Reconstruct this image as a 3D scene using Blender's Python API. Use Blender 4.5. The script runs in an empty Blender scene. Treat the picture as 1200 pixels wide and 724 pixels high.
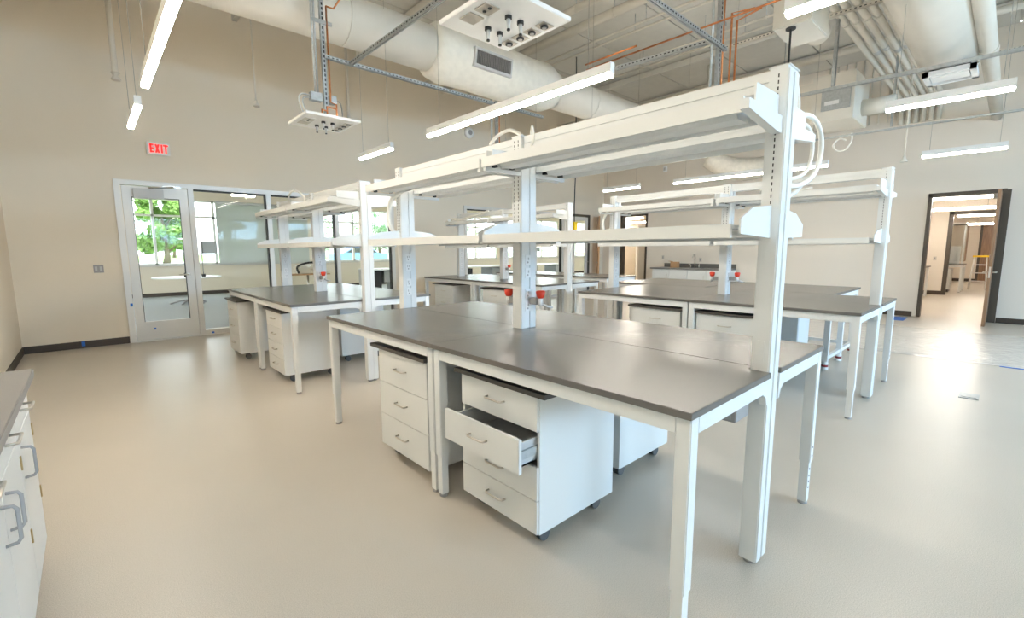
import bpy, bmesh, math, random
from mathutils import Vector, Matrix
random.seed(7)
C = bpy.context.scene.collection
S = bpy.context.scene
# ------------------------------------------------------------------ camera
F_PX = 535.95
cd = bpy.data.cameras.new('camera'); cam = bpy.data.objects.new('camera', cd); C.objects.link(cam)
cd.sensor_width = 36; cd.lens = 36 * F_PX / 1200; cd.clip_start = .02; cd.clip_end = 400
yaw, pitch, roll = math.radians(42.608), math.radians(-7.349), math.radians(-.259)
fw = Vector((math.sin(yaw) * math.cos(pitch), math.cos(yaw) * math.cos(pitch), math.sin(pitch)))
rt = Vector((math.cos(yaw), -math.sin(yaw), 0)); up = rt.cross(fw)
r2 = rt * math.cos(roll) + up * math.sin(roll); u2 = up * math.cos(roll) - rt * math.sin(roll)
cam.matrix_world = Matrix(((r2.x, u2.x, -fw.x, 0), (r2.y, u2.y, -fw.y, 0), (r2.z, u2.z, -fw.z, 1.440), (0, 0, 0, 1)))
S.camera = cam
# ------------------------------------------------------------------ world, exposure
W = bpy.data.worlds.new('sky'); S.world = W; W.use_nodes = True
bgn = W.node_tree.nodes['Background']; bgn.inputs[0].default_value = (.86, .93, 1, 1); bgn.inputs[1].default_value = 2.0
S.view_settings.view_transform = 'Standard'; S.view_settings.look = 'None'
S.view_settings.exposure = 1.98; S.view_settings.gamma = 1; S.view_settings.use_curve_mapping = False
S.cycles.max_bounces = 10; S.cycles.diffuse_bounces = 5; S.cycles.glossy_bounces = 4
S.cycles.transparent_max_bounces = 12; S.cycles.transmission_bounces = 6
S.cycles.use_denoising = True; S.cycles.sample_clamp_indirect = 8; S.cycles.caustics_reflective = False; S.cycles.caustics_refractive = False
LAMP = 17.5
sunl = bpy.data.lights.new('sun', 'SUN'); sunl.energy = 1.2; sunl.angle = .02; sunl.color = (1, .95, .86)
suno = bpy.data.objects.new('sun', sunl); C.objects.link(suno); suno.rotation_euler = (math.radians(28), math.radians(-14), 0); suno.location = (0, 0, 30)
def daylight(x, z, w, h, e):        # daylight outside a window of the rear wall
    l = bpy.data.lights.new('window_daylight', 'AREA'); l.shape = 'RECTANGLE'; l.size = w; l.size_y = h; l.energy = e; l.color = (.33, .64, 1)
    o = bpy.data.objects.new('window_daylight', l); C.objects.link(o); o.location = (x, -7.3, z); o.rotation_euler = (math.radians(58), 0, 0)
REAR = [(2.0, 2.6), (5.2, 2.6), (8.4, 2.6)]
for (wx, ww), e in zip(REAR, (90, 195, 245)): daylight(wx, 2.9, ww, 2.0, e)

# ------------------------------------------------------------------ materials
def mat(name, col, rough=.5, metal=0, bump=0, scale=40, var=0, emit=0, spec=.5):
    m = bpy.data.materials.new(name); m.use_nodes = True; nt = m.node_tree; b = nt.nodes['Principled BSDF']
    b.inputs['Base Color'].default_value = (*col, 1); b.inputs['Roughness'].default_value = rough; b.inputs['Metallic'].default_value = metal
    b.inputs['Specular IOR Level'].default_value = spec
    if emit: b.inputs['Emission Color'].default_value = (*col, 1); b.inputs['Emission Strength'].default_value = emit
    if bump or var:
        tc = nt.nodes.new('ShaderNodeTexCoord'); n = nt.nodes.new('ShaderNodeTexNoise'); n.inputs['Scale'].default_value = scale; n.inputs['Detail'].default_value = 4
        nt.links.new(tc.outputs['Object'], n.inputs['Vector'])
        if var:
            r = nt.nodes.new('ShaderNodeMapRange'); r.inputs[1].default_value = .3; r.inputs[2].default_value = .7
            r.inputs[3].default_value = 1 - var; r.inputs[4].default_value = 1 + var
            mx = nt.nodes.new('ShaderNodeVectorMath'); mx.operation = 'SCALE'; mx.inputs[0].default_value = col
            nt.links.new(n.outputs['Fac'], r.inputs[0]); nt.links.new(r.outputs[0], mx.inputs['Scale']); nt.links.new(mx.outputs[0], b.inputs['Base Color'])
        if bump:
            bp = nt.nodes.new('ShaderNodeBump'); bp.inputs['Strength'].default_value = bump; bp.inputs['Distance'].default_value = .002
            nt.links.new(n.outputs['Fac'], bp.inputs['Height']); nt.links.new(bp.outputs[0], b.inputs['Normal'])
    return m
M = {}
M['wall'] = mat('wall_paint', (.80, .715, .585), .7, bump=.08, scale=220, var=.015)
M['wallw'] = mat('wall_paint_pale', (.78, .71, .62), .7, bump=.08, scale=220, var=.015)
M['deck'] = mat('painted_deck', (.66, .635, .58), .7, var=.03, scale=6)
M['ductp'] = mat('painted_duct', (.70, .66, .58), .55, var=.02, scale=5)
M['wrap'] = mat('duct_insulation', (.80, .77, .69), .65, bump=.9, scale=9, var=.05)
M['wrapb'] = mat('beige_flexible_duct', (.62, .57, .48), .5, bump=1.0, scale=14, var=.08)
M['white'] = mat('white_powder_coat', (.75, .76, .75), .38, var=.01, scale=3)
M['lam'] = mat('white_laminate', (.75, .755, .735), .42)
M['plate'] = mat('white_plate', (.84, .84, .83), .4)
M['top'] = mat('dark_epoxy_top', (.150, .139, .126), .27, bump=.02, scale=500, var=.12)
M['topedge'] = mat('dark_phenolic', (.07, .062, .055), .4)
M['counter'] = mat('grey_counter', (.23, .22, .21), .42, var=.05, scale=300)
M['steel'] = mat('brushed_steel', (.62, .58, .52), .3, 1)
M['galv'] = mat('galvanised_steel', (.46, .48, .48), .42, .55, var=.12, scale=30)
M['alu'] = mat('anodised_aluminium', (.74, .72, .68), .4, .15)
M['dark'] = mat('dark_slot', (.02, .02, .02), .6)
M['gasket'] = mat('black_gasket', (.025, .025, .022), .5)
M['base'] = mat('dark_brown_vinyl', (.058, .042, .030), .5)
M['bronze'] = mat('bronze_frame_paint', (.075, .058, .042), .45)
M['copper'] = mat('copper_pipe', (.62, .25, .10), .35, .9, var=.2, scale=12)
M['rubber'] = mat('grey_rubber', (.10, .10, .10), .6)
M['caster'] = mat('dark_caster', (.05, .05, .05), .4)
M['red'] = mat('red_plastic', (.80, .055, .02), .35)
M['ring'] = mat('dark_red_ring', (.25, .03, .03), .5)
M['yellow'] = mat('yellow_plastic', (.85, .55, .01), .4)
M['blue'] = mat('blue_tape', (.03, .17, .62), .6)
M['brass'] = mat('brass_hinge', (.45, .33, .16), .35, .9)
M['grey'] = mat('grey_fitting', (.35, .34, .33), .5)
M['lgrey'] = mat('light_grey_fitting', (.55, .55, .54), .5)
M['hose'] = mat('white_cable', (.80, .78, .72), .5)
M['wire'] = mat('thin_wire', (.36, .34, .30), .5)
M['lamp'] = mat('lamp_diffuser', (1, .925, .82), .4, emit=LAMP)
M['exitred'] = mat('exit_letters', (1, .012, .008), .4, emit=.35)
M['exitface'] = mat('exit_face', (.80, .80, .76), .3)
def shade_mat():
    m = bpy.data.materials.new('roller_shade_fabric'); m.use_nodes = True; nt = m.node_tree; b = nt.nodes['Principled BSDF']; o = nt.nodes['Material Output']
    b.inputs['Base Color'].default_value = (.62, .63, .60, 1); b.inputs['Roughness'].default_value = .9
    t = nt.nodes.new('ShaderNodeBsdfTranslucent'); t.inputs[0].default_value = (.50, .53, .52, 1); mx = nt.nodes.new('ShaderNodeMixShader'); mx.inputs[0].default_value = .35
    nt.links.new(b.outputs[0], mx.inputs[1]); nt.links.new(t.outputs[0], mx.inputs[2]); nt.links.new(mx.outputs[0], o.inputs[0]); return m
M['shade'] = shade_mat()
M['carpet'] = mat('blue_grey_carpet', (.42, .45, .47), .8, bump=.3, scale=300, var=.1)
M['card'] = mat('cardboard', (.50, .30, .15), .7)
M['asphalt'] = mat('asphalt', (.42, .42, .42), .9, var=.1, scale=3)
M['grass'] = mat('grass', (.20, .34, .07), .9, bump=.5, scale=30, var=.25)
M['bark'] = mat('bark', (.12, .09, .06), .9, bump=.6, scale=20, var=.2)
M['leaf'] = mat('leaves', (.16, .28, .06), .7, var=.3, scale=2)
M['leafd'] = mat('leaves_dark', (.09, .19, .08), .7, var=.3, scale=2)
M['carblue'] = mat('car_paint_blue', (.14, .24, .42), .3)
M['carwhite'] = mat('car_paint_white', (.7, .72, .74), .3)
M['concrete'] = mat('pale_building', (.62, .60, .57), .8, var=.05, scale=2)
M['black'] = mat('black_fabric', (.03, .03, .03), .7)
M['cream'] = mat('cream_fabric', (.60, .55, .46), .8)
M['pcb'] = mat('screen_grey', (.33, .34, .33), .4)

def wood(name, c1, c2):
    m = bpy.data.materials.new(name); m.use_nodes = True; nt = m.node_tree; b = nt.nodes['Principled BSDF']; b.inputs['Roughness'].default_value = .4
    tc = nt.nodes.new('ShaderNodeTexCoord'); mp = nt.nodes.new('ShaderNodeMapping'); mp.inputs['Scale'].default_value = (9, 9, .6)
    n = nt.nodes.new('ShaderNodeTexNoise'); n.inputs['Scale'].default_value = 5; n.inputs['Detail'].default_value = 6
    r = nt.nodes.new('ShaderNodeValToRGB'); r.color_ramp.elements[0].color = (*c1, 1); r.color_ramp.elements[1].color = (*c2, 1); r.color_ramp.elements[0].position = .35; r.color_ramp.elements[1].position = .65
    for a, bb in ((tc.outputs['Object'], mp.inputs[0]), (mp.outputs[0], n.inputs['Vector']), (n.outputs['Fac'], r.inputs[0]), (r.outputs[0], b.inputs['Base Color'])): nt.links.new(a, bb)
    return m
M['wood'] = wood('door_veneer', (.22, .12, .065), (.33, .19, .10))
M['woodo'] = wood('orange_veneer', (.50, .25, .09), (.60, .32, .13))

def floor_mat():
    m = bpy.data.materials.new('speckled_epoxy_floor'); m.use_nodes = True; nt = m.node_tree; b = nt.nodes['Principled BSDF']
    tc = nt.nodes.new('ShaderNodeTexCoord')
    n = nt.nodes.new('ShaderNodeTexNoise'); n.inputs['Scale'].default_value = 260; n.inputs['Detail'].default_value = 3
    n2 = nt.nodes.new('ShaderNodeTexNoise'); n2.inputs['Scale'].default_value = .9; n2.inputs['Detail'].default_value = 3
    r = nt.nodes.new('ShaderNodeValToRGB'); e = r.color_ramp.elements
    e[0].position = .33; e[0].color = (.45, .40, .335, 1); e[1].position = .68; e[1].color = (.66, .60, .52, 1)
    k = e.new(.5); k.color = (.565, .51, .435, 1)
    mx = nt.nodes.new('ShaderNodeVectorMath'); mx.operation = 'SCALE'
    mr = nt.nodes.new('ShaderNodeMapRange'); mr.inputs[1].default_value = .3; mr.inputs[2].default_value = .7; mr.inputs[3].default_value = .96; mr.inputs[4].default_value = 1.04
    bu = nt.nodes.new('ShaderNodeBump'); bu.inputs['Strength'].default_value = .015; bu.inputs['Distance'].default_value = .001
    L = nt.links.new
    L(tc.outputs['Object'], n.inputs['Vector']); L(tc.outputs['Object'], n2.inputs['Vector']); L(n.outputs['Fac'], r.inputs[0])
    L(n2.outputs['Fac'], mr.inputs[0]); L(r.outputs[0], mx.inputs[0]); L(mr.outputs[0], mx.inputs['Scale']); L(mx.outputs[0], b.inputs['Base Color'])
    L(n.outputs['Fac'], bu.inputs['Height']); L(bu.outputs[0], b.inputs['Normal'])
    b.inputs['Roughness'].default_value = .33
    return m
M['floor'] = floor_mat()
def glass_mat(name, tint, refl):
    m = bpy.data.materials.new(name); m.use_nodes = True; nt = m.node_tree; nt.nodes.clear()
    o = nt.nodes.new('ShaderNodeOutputMaterial'); t = nt.nodes.new('ShaderNodeBsdfTransparent'); g = nt.nodes.new('ShaderNodeBsdfGlossy'); mx = nt.nodes.new('ShaderNodeMixShader')
    fr = nt.nodes.new('ShaderNodeFresnel'); ge = nt.nodes.new('ShaderNodeNewGeometry'); mr = nt.nodes.new('ShaderNodeMapRange')
    mr.inputs[3].default_value = 1.5; mr.inputs[4].default_value = 1 / 1.5; nt.links.new(ge.outputs['Backfacing'], mr.inputs[0]); nt.links.new(mr.outputs[0], fr.inputs[0])
    t.inputs[0].default_value = (*tint, 1); g.inputs['Roughness'].default_value = .01; g.inputs[0].default_value = (refl, refl, refl, 1)
    nt.links.new(fr.outputs[0], mx.inputs[0]); nt.links.new(t.outputs[0], mx.inputs[1]); nt.links.new(g.outputs[0], mx.inputs[2]); nt.links.new(mx.outputs[0], o.inputs[0])
    return m
M['glass'] = glass_mat('window_glass', (.97, .985, .98), .12)
M['film'] = glass_mat('clear_plastic', (.88, .89, .88), 1)
def sheet_mat():
    m = bpy.data.materials.new('plastic_sheet'); m.use_nodes = True; nt = m.node_tree; b = nt.nodes['Principled BSDF']
    b.inputs['Base Color'].default_value = (.66, .62, .56, 1); b.inputs['Roughness'].default_value = .25
    tc = nt.nodes.new('ShaderNodeTexCoord'); n = nt.nodes.new('ShaderNodeTexNoise'); n.inputs['Scale'].default_value = 4.5; n.inputs['Detail'].default_value = 5; n.inputs['Distortion'].default_value = 1.5
    bu = nt.nodes.new('ShaderNodeBump'); bu.inputs['Strength'].default_value = .9; bu.inputs['Distance'].default_value = .03
    nt.links.new(tc.outputs['Object'], n.inputs['Vector']); nt.links.new(n.outputs['Fac'], bu.inputs['Height']); nt.links.new(bu.outputs[0], b.inputs['Normal'])
    return m
M['sheet'] = sheet_mat()

# ------------------------------------------------------------------ helpers
ORG = {}
class MB:
    def __init__(s): s.v = []; s.f = []; s.sm = []
    def box(s, x0, x1, y0, y1, z0, z1, top=None):
        n = len(s.v)
        a, b, c, d = top or (x0, x1, y0, y1)
        s.v += [(x0, y0, z0), (x1, y0, z0), (x1, y1, z0), (x0, y1, z0), (a, c, z1), (b, c, z1), (b, d, z1), (a, d, z1)]
        s.f += [tuple(n + i for i in q) for q in ((3, 2, 1, 0), (4, 5, 6, 7), (0, 1, 5, 4), (1, 2, 6, 5), (2, 3, 7, 6), (3, 0, 4, 7))]; s.sm += [0] * 6
        return s
    def cbox(s, x, y, z, w, d, h): return s.box(x - w / 2, x + w / 2, y - d / 2, y + d / 2, z - h / 2, z + h / 2)
    def prism(s, pts, axis, a, b):          # polygon pts extruded along an axis from a to b
        n = len(s.v); k = len(pts)
        def P(p, t): return {'x': (t, p[0], p[1]), 'y': (p[0], t, p[1]), 'z': (p[0], p[1], t)}[axis]
        s.v += [P(p, a) for p in pts] + [P(p, b) for p in pts]
        s.f += [tuple(n + i for i in range(k))[::-1], tuple(n + k + i for i in range(k))] + [(n + i, n + (i + 1) % k, n + k + (i + 1) % k, n + k + i) for i in range(k)]
        s.sm += [0] * (k + 2); return s
    def tube(s, pts, r, n=8, smooth=0, cap=True):
        pts = [Vector(p) for p in pts]
        if smooth:
            q = []
            for i in range(len(pts) - 1):
                p0 = pts[max(i - 1, 0)]; p1 = pts[i]; p2 = pts[i + 1]; p3 = pts[min(i + 2, len(pts) - 1)]
                for j in range(smooth):
                    t = j / smooth
                    q.append(.5 * ((2 * p1) + (p2 - p0) * t + (2 * p0 - 5 * p1 + 4 * p2 - p3) * t * t + (3 * p1 - p0 - 3 * p2 + p3) * t ** 3))
            pts = q + [pts[-1]]
        if isinstance(r, (list, tuple)):
            k = max(smooth, 1); rs = [r[min(i // k, len(r) - 1)] * (1 - (i % k) / k) + r[min(i // k + 1, len(r) - 1)] * (i % k) / k for i in range(len(pts))]
        else: rs = [r] * len(pts)
        b = len(s.v); u = None
        for i, p in enumerate(pts):
            t = (pts[min(i + 1, len(pts) - 1)] - pts[max(i - 1, 0)]).normalized()
            if u is None: u = t.orthogonal().normalized()
            u = (u - t * u.dot(t))
            u = u.normalized() if u.length > 1e-6 else t.orthogonal().normalized()
            w = t.cross(u)
            for k in range(n):
                a = 2 * math.pi * k / n; s.v.append(tuple(p + (u * math.cos(a) + w * math.sin(a)) * rs[i]))
        for i in range(len(pts) - 1):
            for k in range(n):
                s.f.append((b + i * n + k, b + i * n + (k + 1) % n, b + (i + 1) * n + (k + 1) % n, b + (i + 1) * n + k)); s.sm.append(1)
        if cap:
            s.f += [tuple(b + k for k in range(n))[::-1], tuple(b + (len(pts) - 1) * n + k for k in range(n))]; s.sm += [0, 0]
        return s
    def ball(s, c, rx, ry, rz, n=10, m=6):
        b = len(s.v)
        for i in range(m + 1):
            t = math.pi * i / m
            for k in range(n):
                a = 2 * math.pi * k / n; s.v.append((c[0] + rx * math.sin(t) * math.cos(a), c[1] + ry * math.sin(t) * math.sin(a), c[2] + rz * math.cos(t)))
        for i in range(m):
            for k in range(n): s.f.append((b + i * n + k, b + (i + 1) * n + k, b + (i + 1) * n + (k + 1) % n, b + i * n + (k + 1) % n)); s.sm.append(1)
        return s
    def build(s, name, material, parent=None, bevel=0, **props):
        me = bpy.data.meshes.new(name); o = ORG.get(parent.name, Vector()) if parent else Vector(props.pop('loc', (0, 0, 0)))
        props.pop('loc', None)
        me.from_pydata([(x - o.x, y - o.y, z - o.z) for x, y, z in s.v], [], s.f); me.polygons.foreach_set('use_smooth', s.sm)
        if bevel:
            bm = bmesh.new(); bm.from_mesh(me); bmesh.ops.bevel(bm, geom=bm.edges[:], offset=bevel, segments=2, affect='EDGES', clamp_overlap=True); bm.to_mesh(me); bm.free()
        me.validate(); me.update(); me.materials.append(M[material] if isinstance(material, str) else material)
        ob = bpy.data.objects.new(name, me); C.objects.link(ob); ORG[ob.name] = o
        if parent: ob.parent = parent
        else: ob.location = o
        for k, v in props.items(): ob[k] = v
        return ob
def thing(name, label, cat, loc, group=None):
    o = bpy.data.objects.new(name, None); C.objects.link(o); o.location = loc; o.empty_display_size = .1
    ORG[o.name] = Vector(loc); o['label'] = label; o['category'] = cat
    if group: o['group'] = group
    return o
def tag(o, label, cat, group=None):
    o['label'] = label; o['category'] = cat
    if group: o['group'] = group
    return o
def B(*a): return MB().box(*a)
def kids(o): return [c for c in bpy.data.objects if c.parent == o]
def copy_thing(o, loc, label):
    ch = {}
    for c in bpy.data.objects: 
        if c.parent: ch.setdefault(c.parent.name, []).append(c)
    def rec(s, p):
        d = s.copy(); C.objects.link(d); d.parent = p; ORG[d.name] = Vector(loc)
        for k in ch.get(s.name, []): rec(k, d)
        return d
    r = rec(o, None); r.location = loc; r['label'] = label
    return r
H = .914
ST = dict(kind='structure')
# ------------------------------------------------------------------ room shell
WL, WD, WB, WR, CZ = -.803, 9.38, 12.816, -6.0, 5.5
B(-1.0, 31, -6.2, WD + .1, -.1, 0).build('floor', 'floor', **ST)
B(WL - .15, WL, WR, WD + .15, 0, CZ).build('wall_left', 'wall', **ST)
w = MB(); DT = 2.545; Y0, Y1 = WD, WD + .15
w.box(WL, .375, Y0, Y1, 0, CZ); w.box(.375, 5.06, Y0, Y1, DT, CZ); w.box(5.06, 7.0, Y0, Y1, 0, CZ); w.box(7.0, 10.78, Y0, Y1, DT, CZ)
w.box(10.78, 11.15, Y0, Y1, 0, CZ); w.box(11.15, 12.05, Y0, Y1, DT, CZ); w.box(12.05, WB + .15, Y0, Y1, 0, CZ)
w.build('wall_far', 'wall', **ST)
w = MB(); X0, X1 = WB, WB + .15
w.box(X0, X1, WR, .18, 0, CZ); w.box(X0, X1, .18, 1.27, DT, CZ); w.box(X0, X1, 1.27, 7.72, 0, CZ); w.box(X0, X1, 7.72, 8.68, DT, CZ); w.box(X0, X1, 8.68, WD, 0, CZ)
w.build('wall_right', 'wallw', **ST)
w = MB(); xs = WL
for wx, ww in REAR:
    w.box(xs, wx - ww / 2, WR - .2, WR, 0, CZ); w.box(wx - ww / 2, wx + ww / 2, WR - .2, WR, 0, .9); w.box(wx - ww / 2, wx + ww / 2, WR - .2, WR, 2.9, CZ); xs = wx + ww / 2
w.box(xs, WB, WR - .2, WR, 0, CZ); w.build('wall_rear', 'wall', **ST)
for i, (wx, ww) in enumerate(REAR):
    f = MB()
    for a, b in ((wx - ww / 2, wx - ww / 2 + .06), (wx - .03, wx + .03), (wx + ww / 2 - .06, wx + ww / 2)): f.box(a, b, WR - .15, WR - .05, .9, 2.9)
    f.box(wx - ww / 2, wx + ww / 2, WR - .15, WR - .05, .9, .96); f.box(wx - ww / 2, wx + ww / 2, WR - .15, WR - .05, 2.84, 2.9)
    o = f.build('window_%d' % (i + 11), 'alu', **ST)
    B(wx - ww / 2 + .02, wx + ww / 2 - .02, WR - .104, WR - .096, .92, 2.88).build('glass_pane', 'glass', o)
ceil = B(WL, WB, WR, WD, CZ + .02, CZ + .12).build('ceiling', 'deck', **ST)
y = WR
for i in range(12):
    y1 = min(-5.93 + 1.42 * (i + 1) - .9, WD)
    if y1 > y + .1:
        d = MB(); d.box(WL, WB, y + .012, y1 - .012, CZ - .01, CZ + .02)
        d.build('deck_panel', 'deck', ceil)
    y = y1
# baseboards
def baseboard(n, a): B(*a).build(n, 'base', **ST)
baseboard('baseboard_left', (WL, WL + .012, WR, WD, 0, .105)); baseboard('baseboard_far', (WL + .012, .37, WD - .012, WD, 0, .105))
baseboard('baseboard_far_middle', (5.07, 6.99, WD - .012, WD, 0, .105))
baseboard('baseboard_right', (WB - .012, WB, WR, .105, 0, .105)); baseboard('baseboard_right_middle', (WB - .012, WB, 1.34, 7.66, 0, .105))
# blue tape marks
def tape(x0, x1, y0, y1, z0, z1, label): tag(B(x0, x1, y0, y1, z0, z1).build('tape_mark', 'blue'), label, 'tape', 'blue tape marks')
tape(-.19, -.15, WD - .015, WD - .012, .03, .10, 'blue tape scrap on the dark baseboard left of the glass door')
tape(11.9, 12.5, 1.36, 1.62, 0, .003, 'blue tape on the floor at the foot of the bronze door frame')
# ---- storefront 1 with glass door
def storefront(n, xs, x_end, lab):
    f = B(xs[0], x_end, WD - .03, WD + .12, DT - .075, DT).build(n, 'alu', **ST)
    for x in xs[1:] + [x_end]:
        m = B(x - .075, x, WD - .03, WD + .12, 0, DT - .075).build('mullion', 'alu', f)
        B(x - .092, x - .075, WD + .0, WD + .09, .09, DT - .075).build('gasket', 'gasket', m)
    B(xs[0], x_end - .075, WD - .03, WD + .12, 0, .09).build('sill', 'alu', f)
    B(xs[0], x_end - .075, WD + .01, WD + .08, DT - .10, DT - .075).build('gasket', 'gasket', f)
    for a, b in zip(xs, xs[1:] + [x_end]): B(a, b - .092, WD + .04, WD + .052, .09, DT - .1).build('glass_pane', 'glass', f)
    return f
storefront('window_1', [1.385, 2.57, 3.82, ], 5.06, '')
df = MB(); df.box(.375, .455, WD - .03, WD + .12, 0, DT); df.box(1.31, 1.385, WD - .03, WD + .12, 0, DT); df.box(.455, 1.31, WD - .03, WD + .12, DT - .075, DT)
df.build('trim_1', 'alu', **ST)
d1 = MB(); a, b = .465, 1.30; yA, yB = WD - .02, WD + .03
d1.box(a, a + .112, yA, yB, .02, 2.455); d1.box(b - .112, b, yA, yB, .02, 2.455); d1.box(a + .112, b - .112, yA, yB, 2.29, 2.455); d1.box(a + .112, b - .112, yA, yB, .02, .315)
door1 = d1.build('door_1', 'alu', **ST)
B(a + .107, b - .107, WD, WD + .01, .31, 2.295).build('glass_pane', 'glass', door1)
g = MB(); g.box(a + .112, a + .120, yA + .002, yB - .002, .315, 2.29); g.box(b - .120, b - .112, yA + .002, yB - .002, .315, 2.29); g.box(a + .112, b - .112, yA + .002, yB - .002, 2.282, 2.29); g.build('gasket', 'gasket', door1)
h = MB().tube([(1.22, WD - .02, 1.06), (1.22, WD - .075, 1.06), (1.08, WD - .075, 1.06)], .011); h.tube([(1.22, WD - .02, 1.06), (1.22, WD - .035, 1.06)], .028, 14); h.build('door_handle', 'steel', door1)
B(.60, .98, WD - .09, WD - .02, 2.27, 2.42).build('door_closer', 'lgrey', door1, bevel=.006)
MB().tube([(.80, WD - .06, 2.44), (1.12, WD - .055, 2.47)], .012).box(.98, 1.22, WD - .05, WD - .02, 2.46, 2.49).build('closer_arm', 'steel', door1)
MB().cbox(.70, WD - .022, .195, .028, .004, .03).build('tape_dot', 'blue', door1)
tape(.42, .452, WD - .034, WD - .03, .58, .63, 'blue tape dot on the left jamb of the glass door')
tape(1.47, 1.51, WD - .034, WD - .03, .02, .05, 'tiny blue tape dot at the foot of the storefront frame')
B(.455, 1.31, WD - .06, WD + .12, 0, .012).build('trim_2', 'alu', **ST)
# ---- storefront 2
storefront('window_2', [7.08, 8.45, 9.6], 10.78, '')
B(7.0, 7.08, WD - .03, WD + .12, 0, DT).build('trim_3', 'alu', **ST)
# glass door far
fr = MB(); fr.box(11.15, 11.21, WD - .03, WD + .12, 0, DT); fr.box(11.99, 12.05, WD - .03, WD + .12, 0, DT); fr.box(11.21, 11.99, WD - .03, WD + .12, DT - .06, DT); fr.build('trim_4', 'bronze', **ST)
d2 = MB(); d2.box(11.22, 11.33, WD, WD + .05, .02, 2.47); d2.box(11.87, 11.98, WD, WD + .05, .02, 2.47); d2.box(11.33, 11.87, WD, WD + .05, 2.36, 2.47); d2.box(11.33, 11.87, WD, WD + .05, .02, .25)
d2 = d2.build('door_2', 'alu', **ST); B(11.32, 11.88, WD + .02, WD + .03, .24, 2.37).build('glass_pane', 'glass', d2)
MB().tube([(11.93, WD, 1.05), (11.93, WD - .06, 1.05), (11.80, WD - .06, 1.05)], .012).build('door_handle', 'steel', d2)
# orange wood door leaf standing open near the corner
ow = thing('wooden_door', 'narrow orange wooden door leaf standing open in the far corner', 'door', (12.45, 9.30, 0))
p = [(12.42, 9.33), (12.10, 9.045), (12.135, 9.01), (12.455, 9.295)]
MB().prism(p, 'z', .01, 2.5).build('leaf', 'woodo', ow)
MB().tube([(12.13, 9.06, 1.03), (12.09, 9.11, 1.03), (12.17, 9.18, 1.03)], .012).build('door_handle', 'steel', ow)
# ---- right-wall door with bronze frame
fr = MB(); fr.box(WB - .02, WB + .17, 1.21, 1.27, 0, DT - .02); fr.box(WB - .02, WB + .17, .18, .23, 0, DT - .02); fr.box(WB - .03, WB, .11, .23, 0, DT - .02); fr.box(WB - .02, WB + .17, .17, 1.27, DT - .07, DT)
fr.build('trim_5', 'bronze', **ST)
d3 = B(11.93, 12.80, .225, .27, .012, 2.47).build('door_3', 'wood', **ST)
MB().tube([(12.0, .27, 1.0), (12.0, .33, 1.0), (12.13, .33, 1.0)], .012).tube([(12.0, .225, 1.0), (12.0, .165, 1.0), (12.13, .165, 1.0)], .012).build('door_handle', 'steel', d3)
B(11.926, 11.93, .235, .26, .9, 1.1).build('lock_plate', 'steel', d3)
for z in (.3, 1.2, 2.2): MB().tube([(12.795, .28, z), (12.795, .28, z + .12)], .012).build('hinge', 'steel', d3)
B(12.35, 12.75, .275, .33, 2.36, 2.43).build('door_closer', 'grey', d3)
# ---- opening at the left of the right wall
fr = MB(); fr.box(WB - .02, WB + .17, 8.62, 8.68, 0, DT); fr.box(WB - .02, WB + .17, 7.72, 7.78, 0, DT); fr.box(WB - .02, WB + .17, 7.72, 8.68, DT - .06, DT); fr.build('trim_6', 'bronze', **ST)
# ------------------------------------------------------------------ rooms behind the right wall
XA = 19.4
w = MB(); w.box(XA, XA + .12, -3, .42, 0, 3.6); w.box(XA, XA + .12, .42, 1.32, 2.5, 3.6); w.box(XA, XA + .12, 1.32, 3.0, 0, 3.6); w.build('wall_back_room', 'wallw', **ST)
B(WB + .15, XA, 2.95, 3.1, 0, 3.6).build('wall_back_room_left', 'wallw', **ST); B(WB + .15, XA, -3.1, -2.95, 0, 3.6).build('wall_back_room_right', 'wallw', **ST)
B(WB + .15, 30, -3.1, 3.1, 3.4, 3.5).build('ceiling_back_room', 'wallw', **ST)
fr = MB(); fr.box(XA - .02, XA + .14, 1.30, 1.40, 0, 2.53); fr.box(XA - .02, XA + .14, .34, .42, 0, 2.53); fr.box(XA - .02, XA + .14, .34, 1.40, 2.45, 2.53); fr.build('trim_7', 'bronze', **ST)
B(XA - .012, XA, 1.40, 2.95, 0, .12).build('baseboard_back_room', 'base', **ST)
B(28, 28.1, -3, 3, 0, 3.5).build('wall_second_back_room', 'wallw', **ST); B(XA + .12, 28, 1.95, 2.05, 0, 3.5).build('wall_second_back_room_left', 'wallw', **ST); B(XA + .12, 28, -2.0, -1.9, 0, 3.5).build('wall_second_back_room_right', 'wallw', **ST)
B(27.985, 28, 1.0, 1.95, 0, .12).build('baseboard_second_back_room', 'base', **ST)
fr = MB(); fr.box(27.96, 28, .92, 1.0, 0, 2.5); fr.box(27.96, 28, -.02, .06, 0, 2.5); fr.box(27.96, 28, -.02, 1.0, 2.42, 2.5); fr.build('trim_8', 'bronze', **ST)
B(27.97, 27.99, .06, .92, .01, 2.42).build('door_4', 'wood', **ST)
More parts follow.
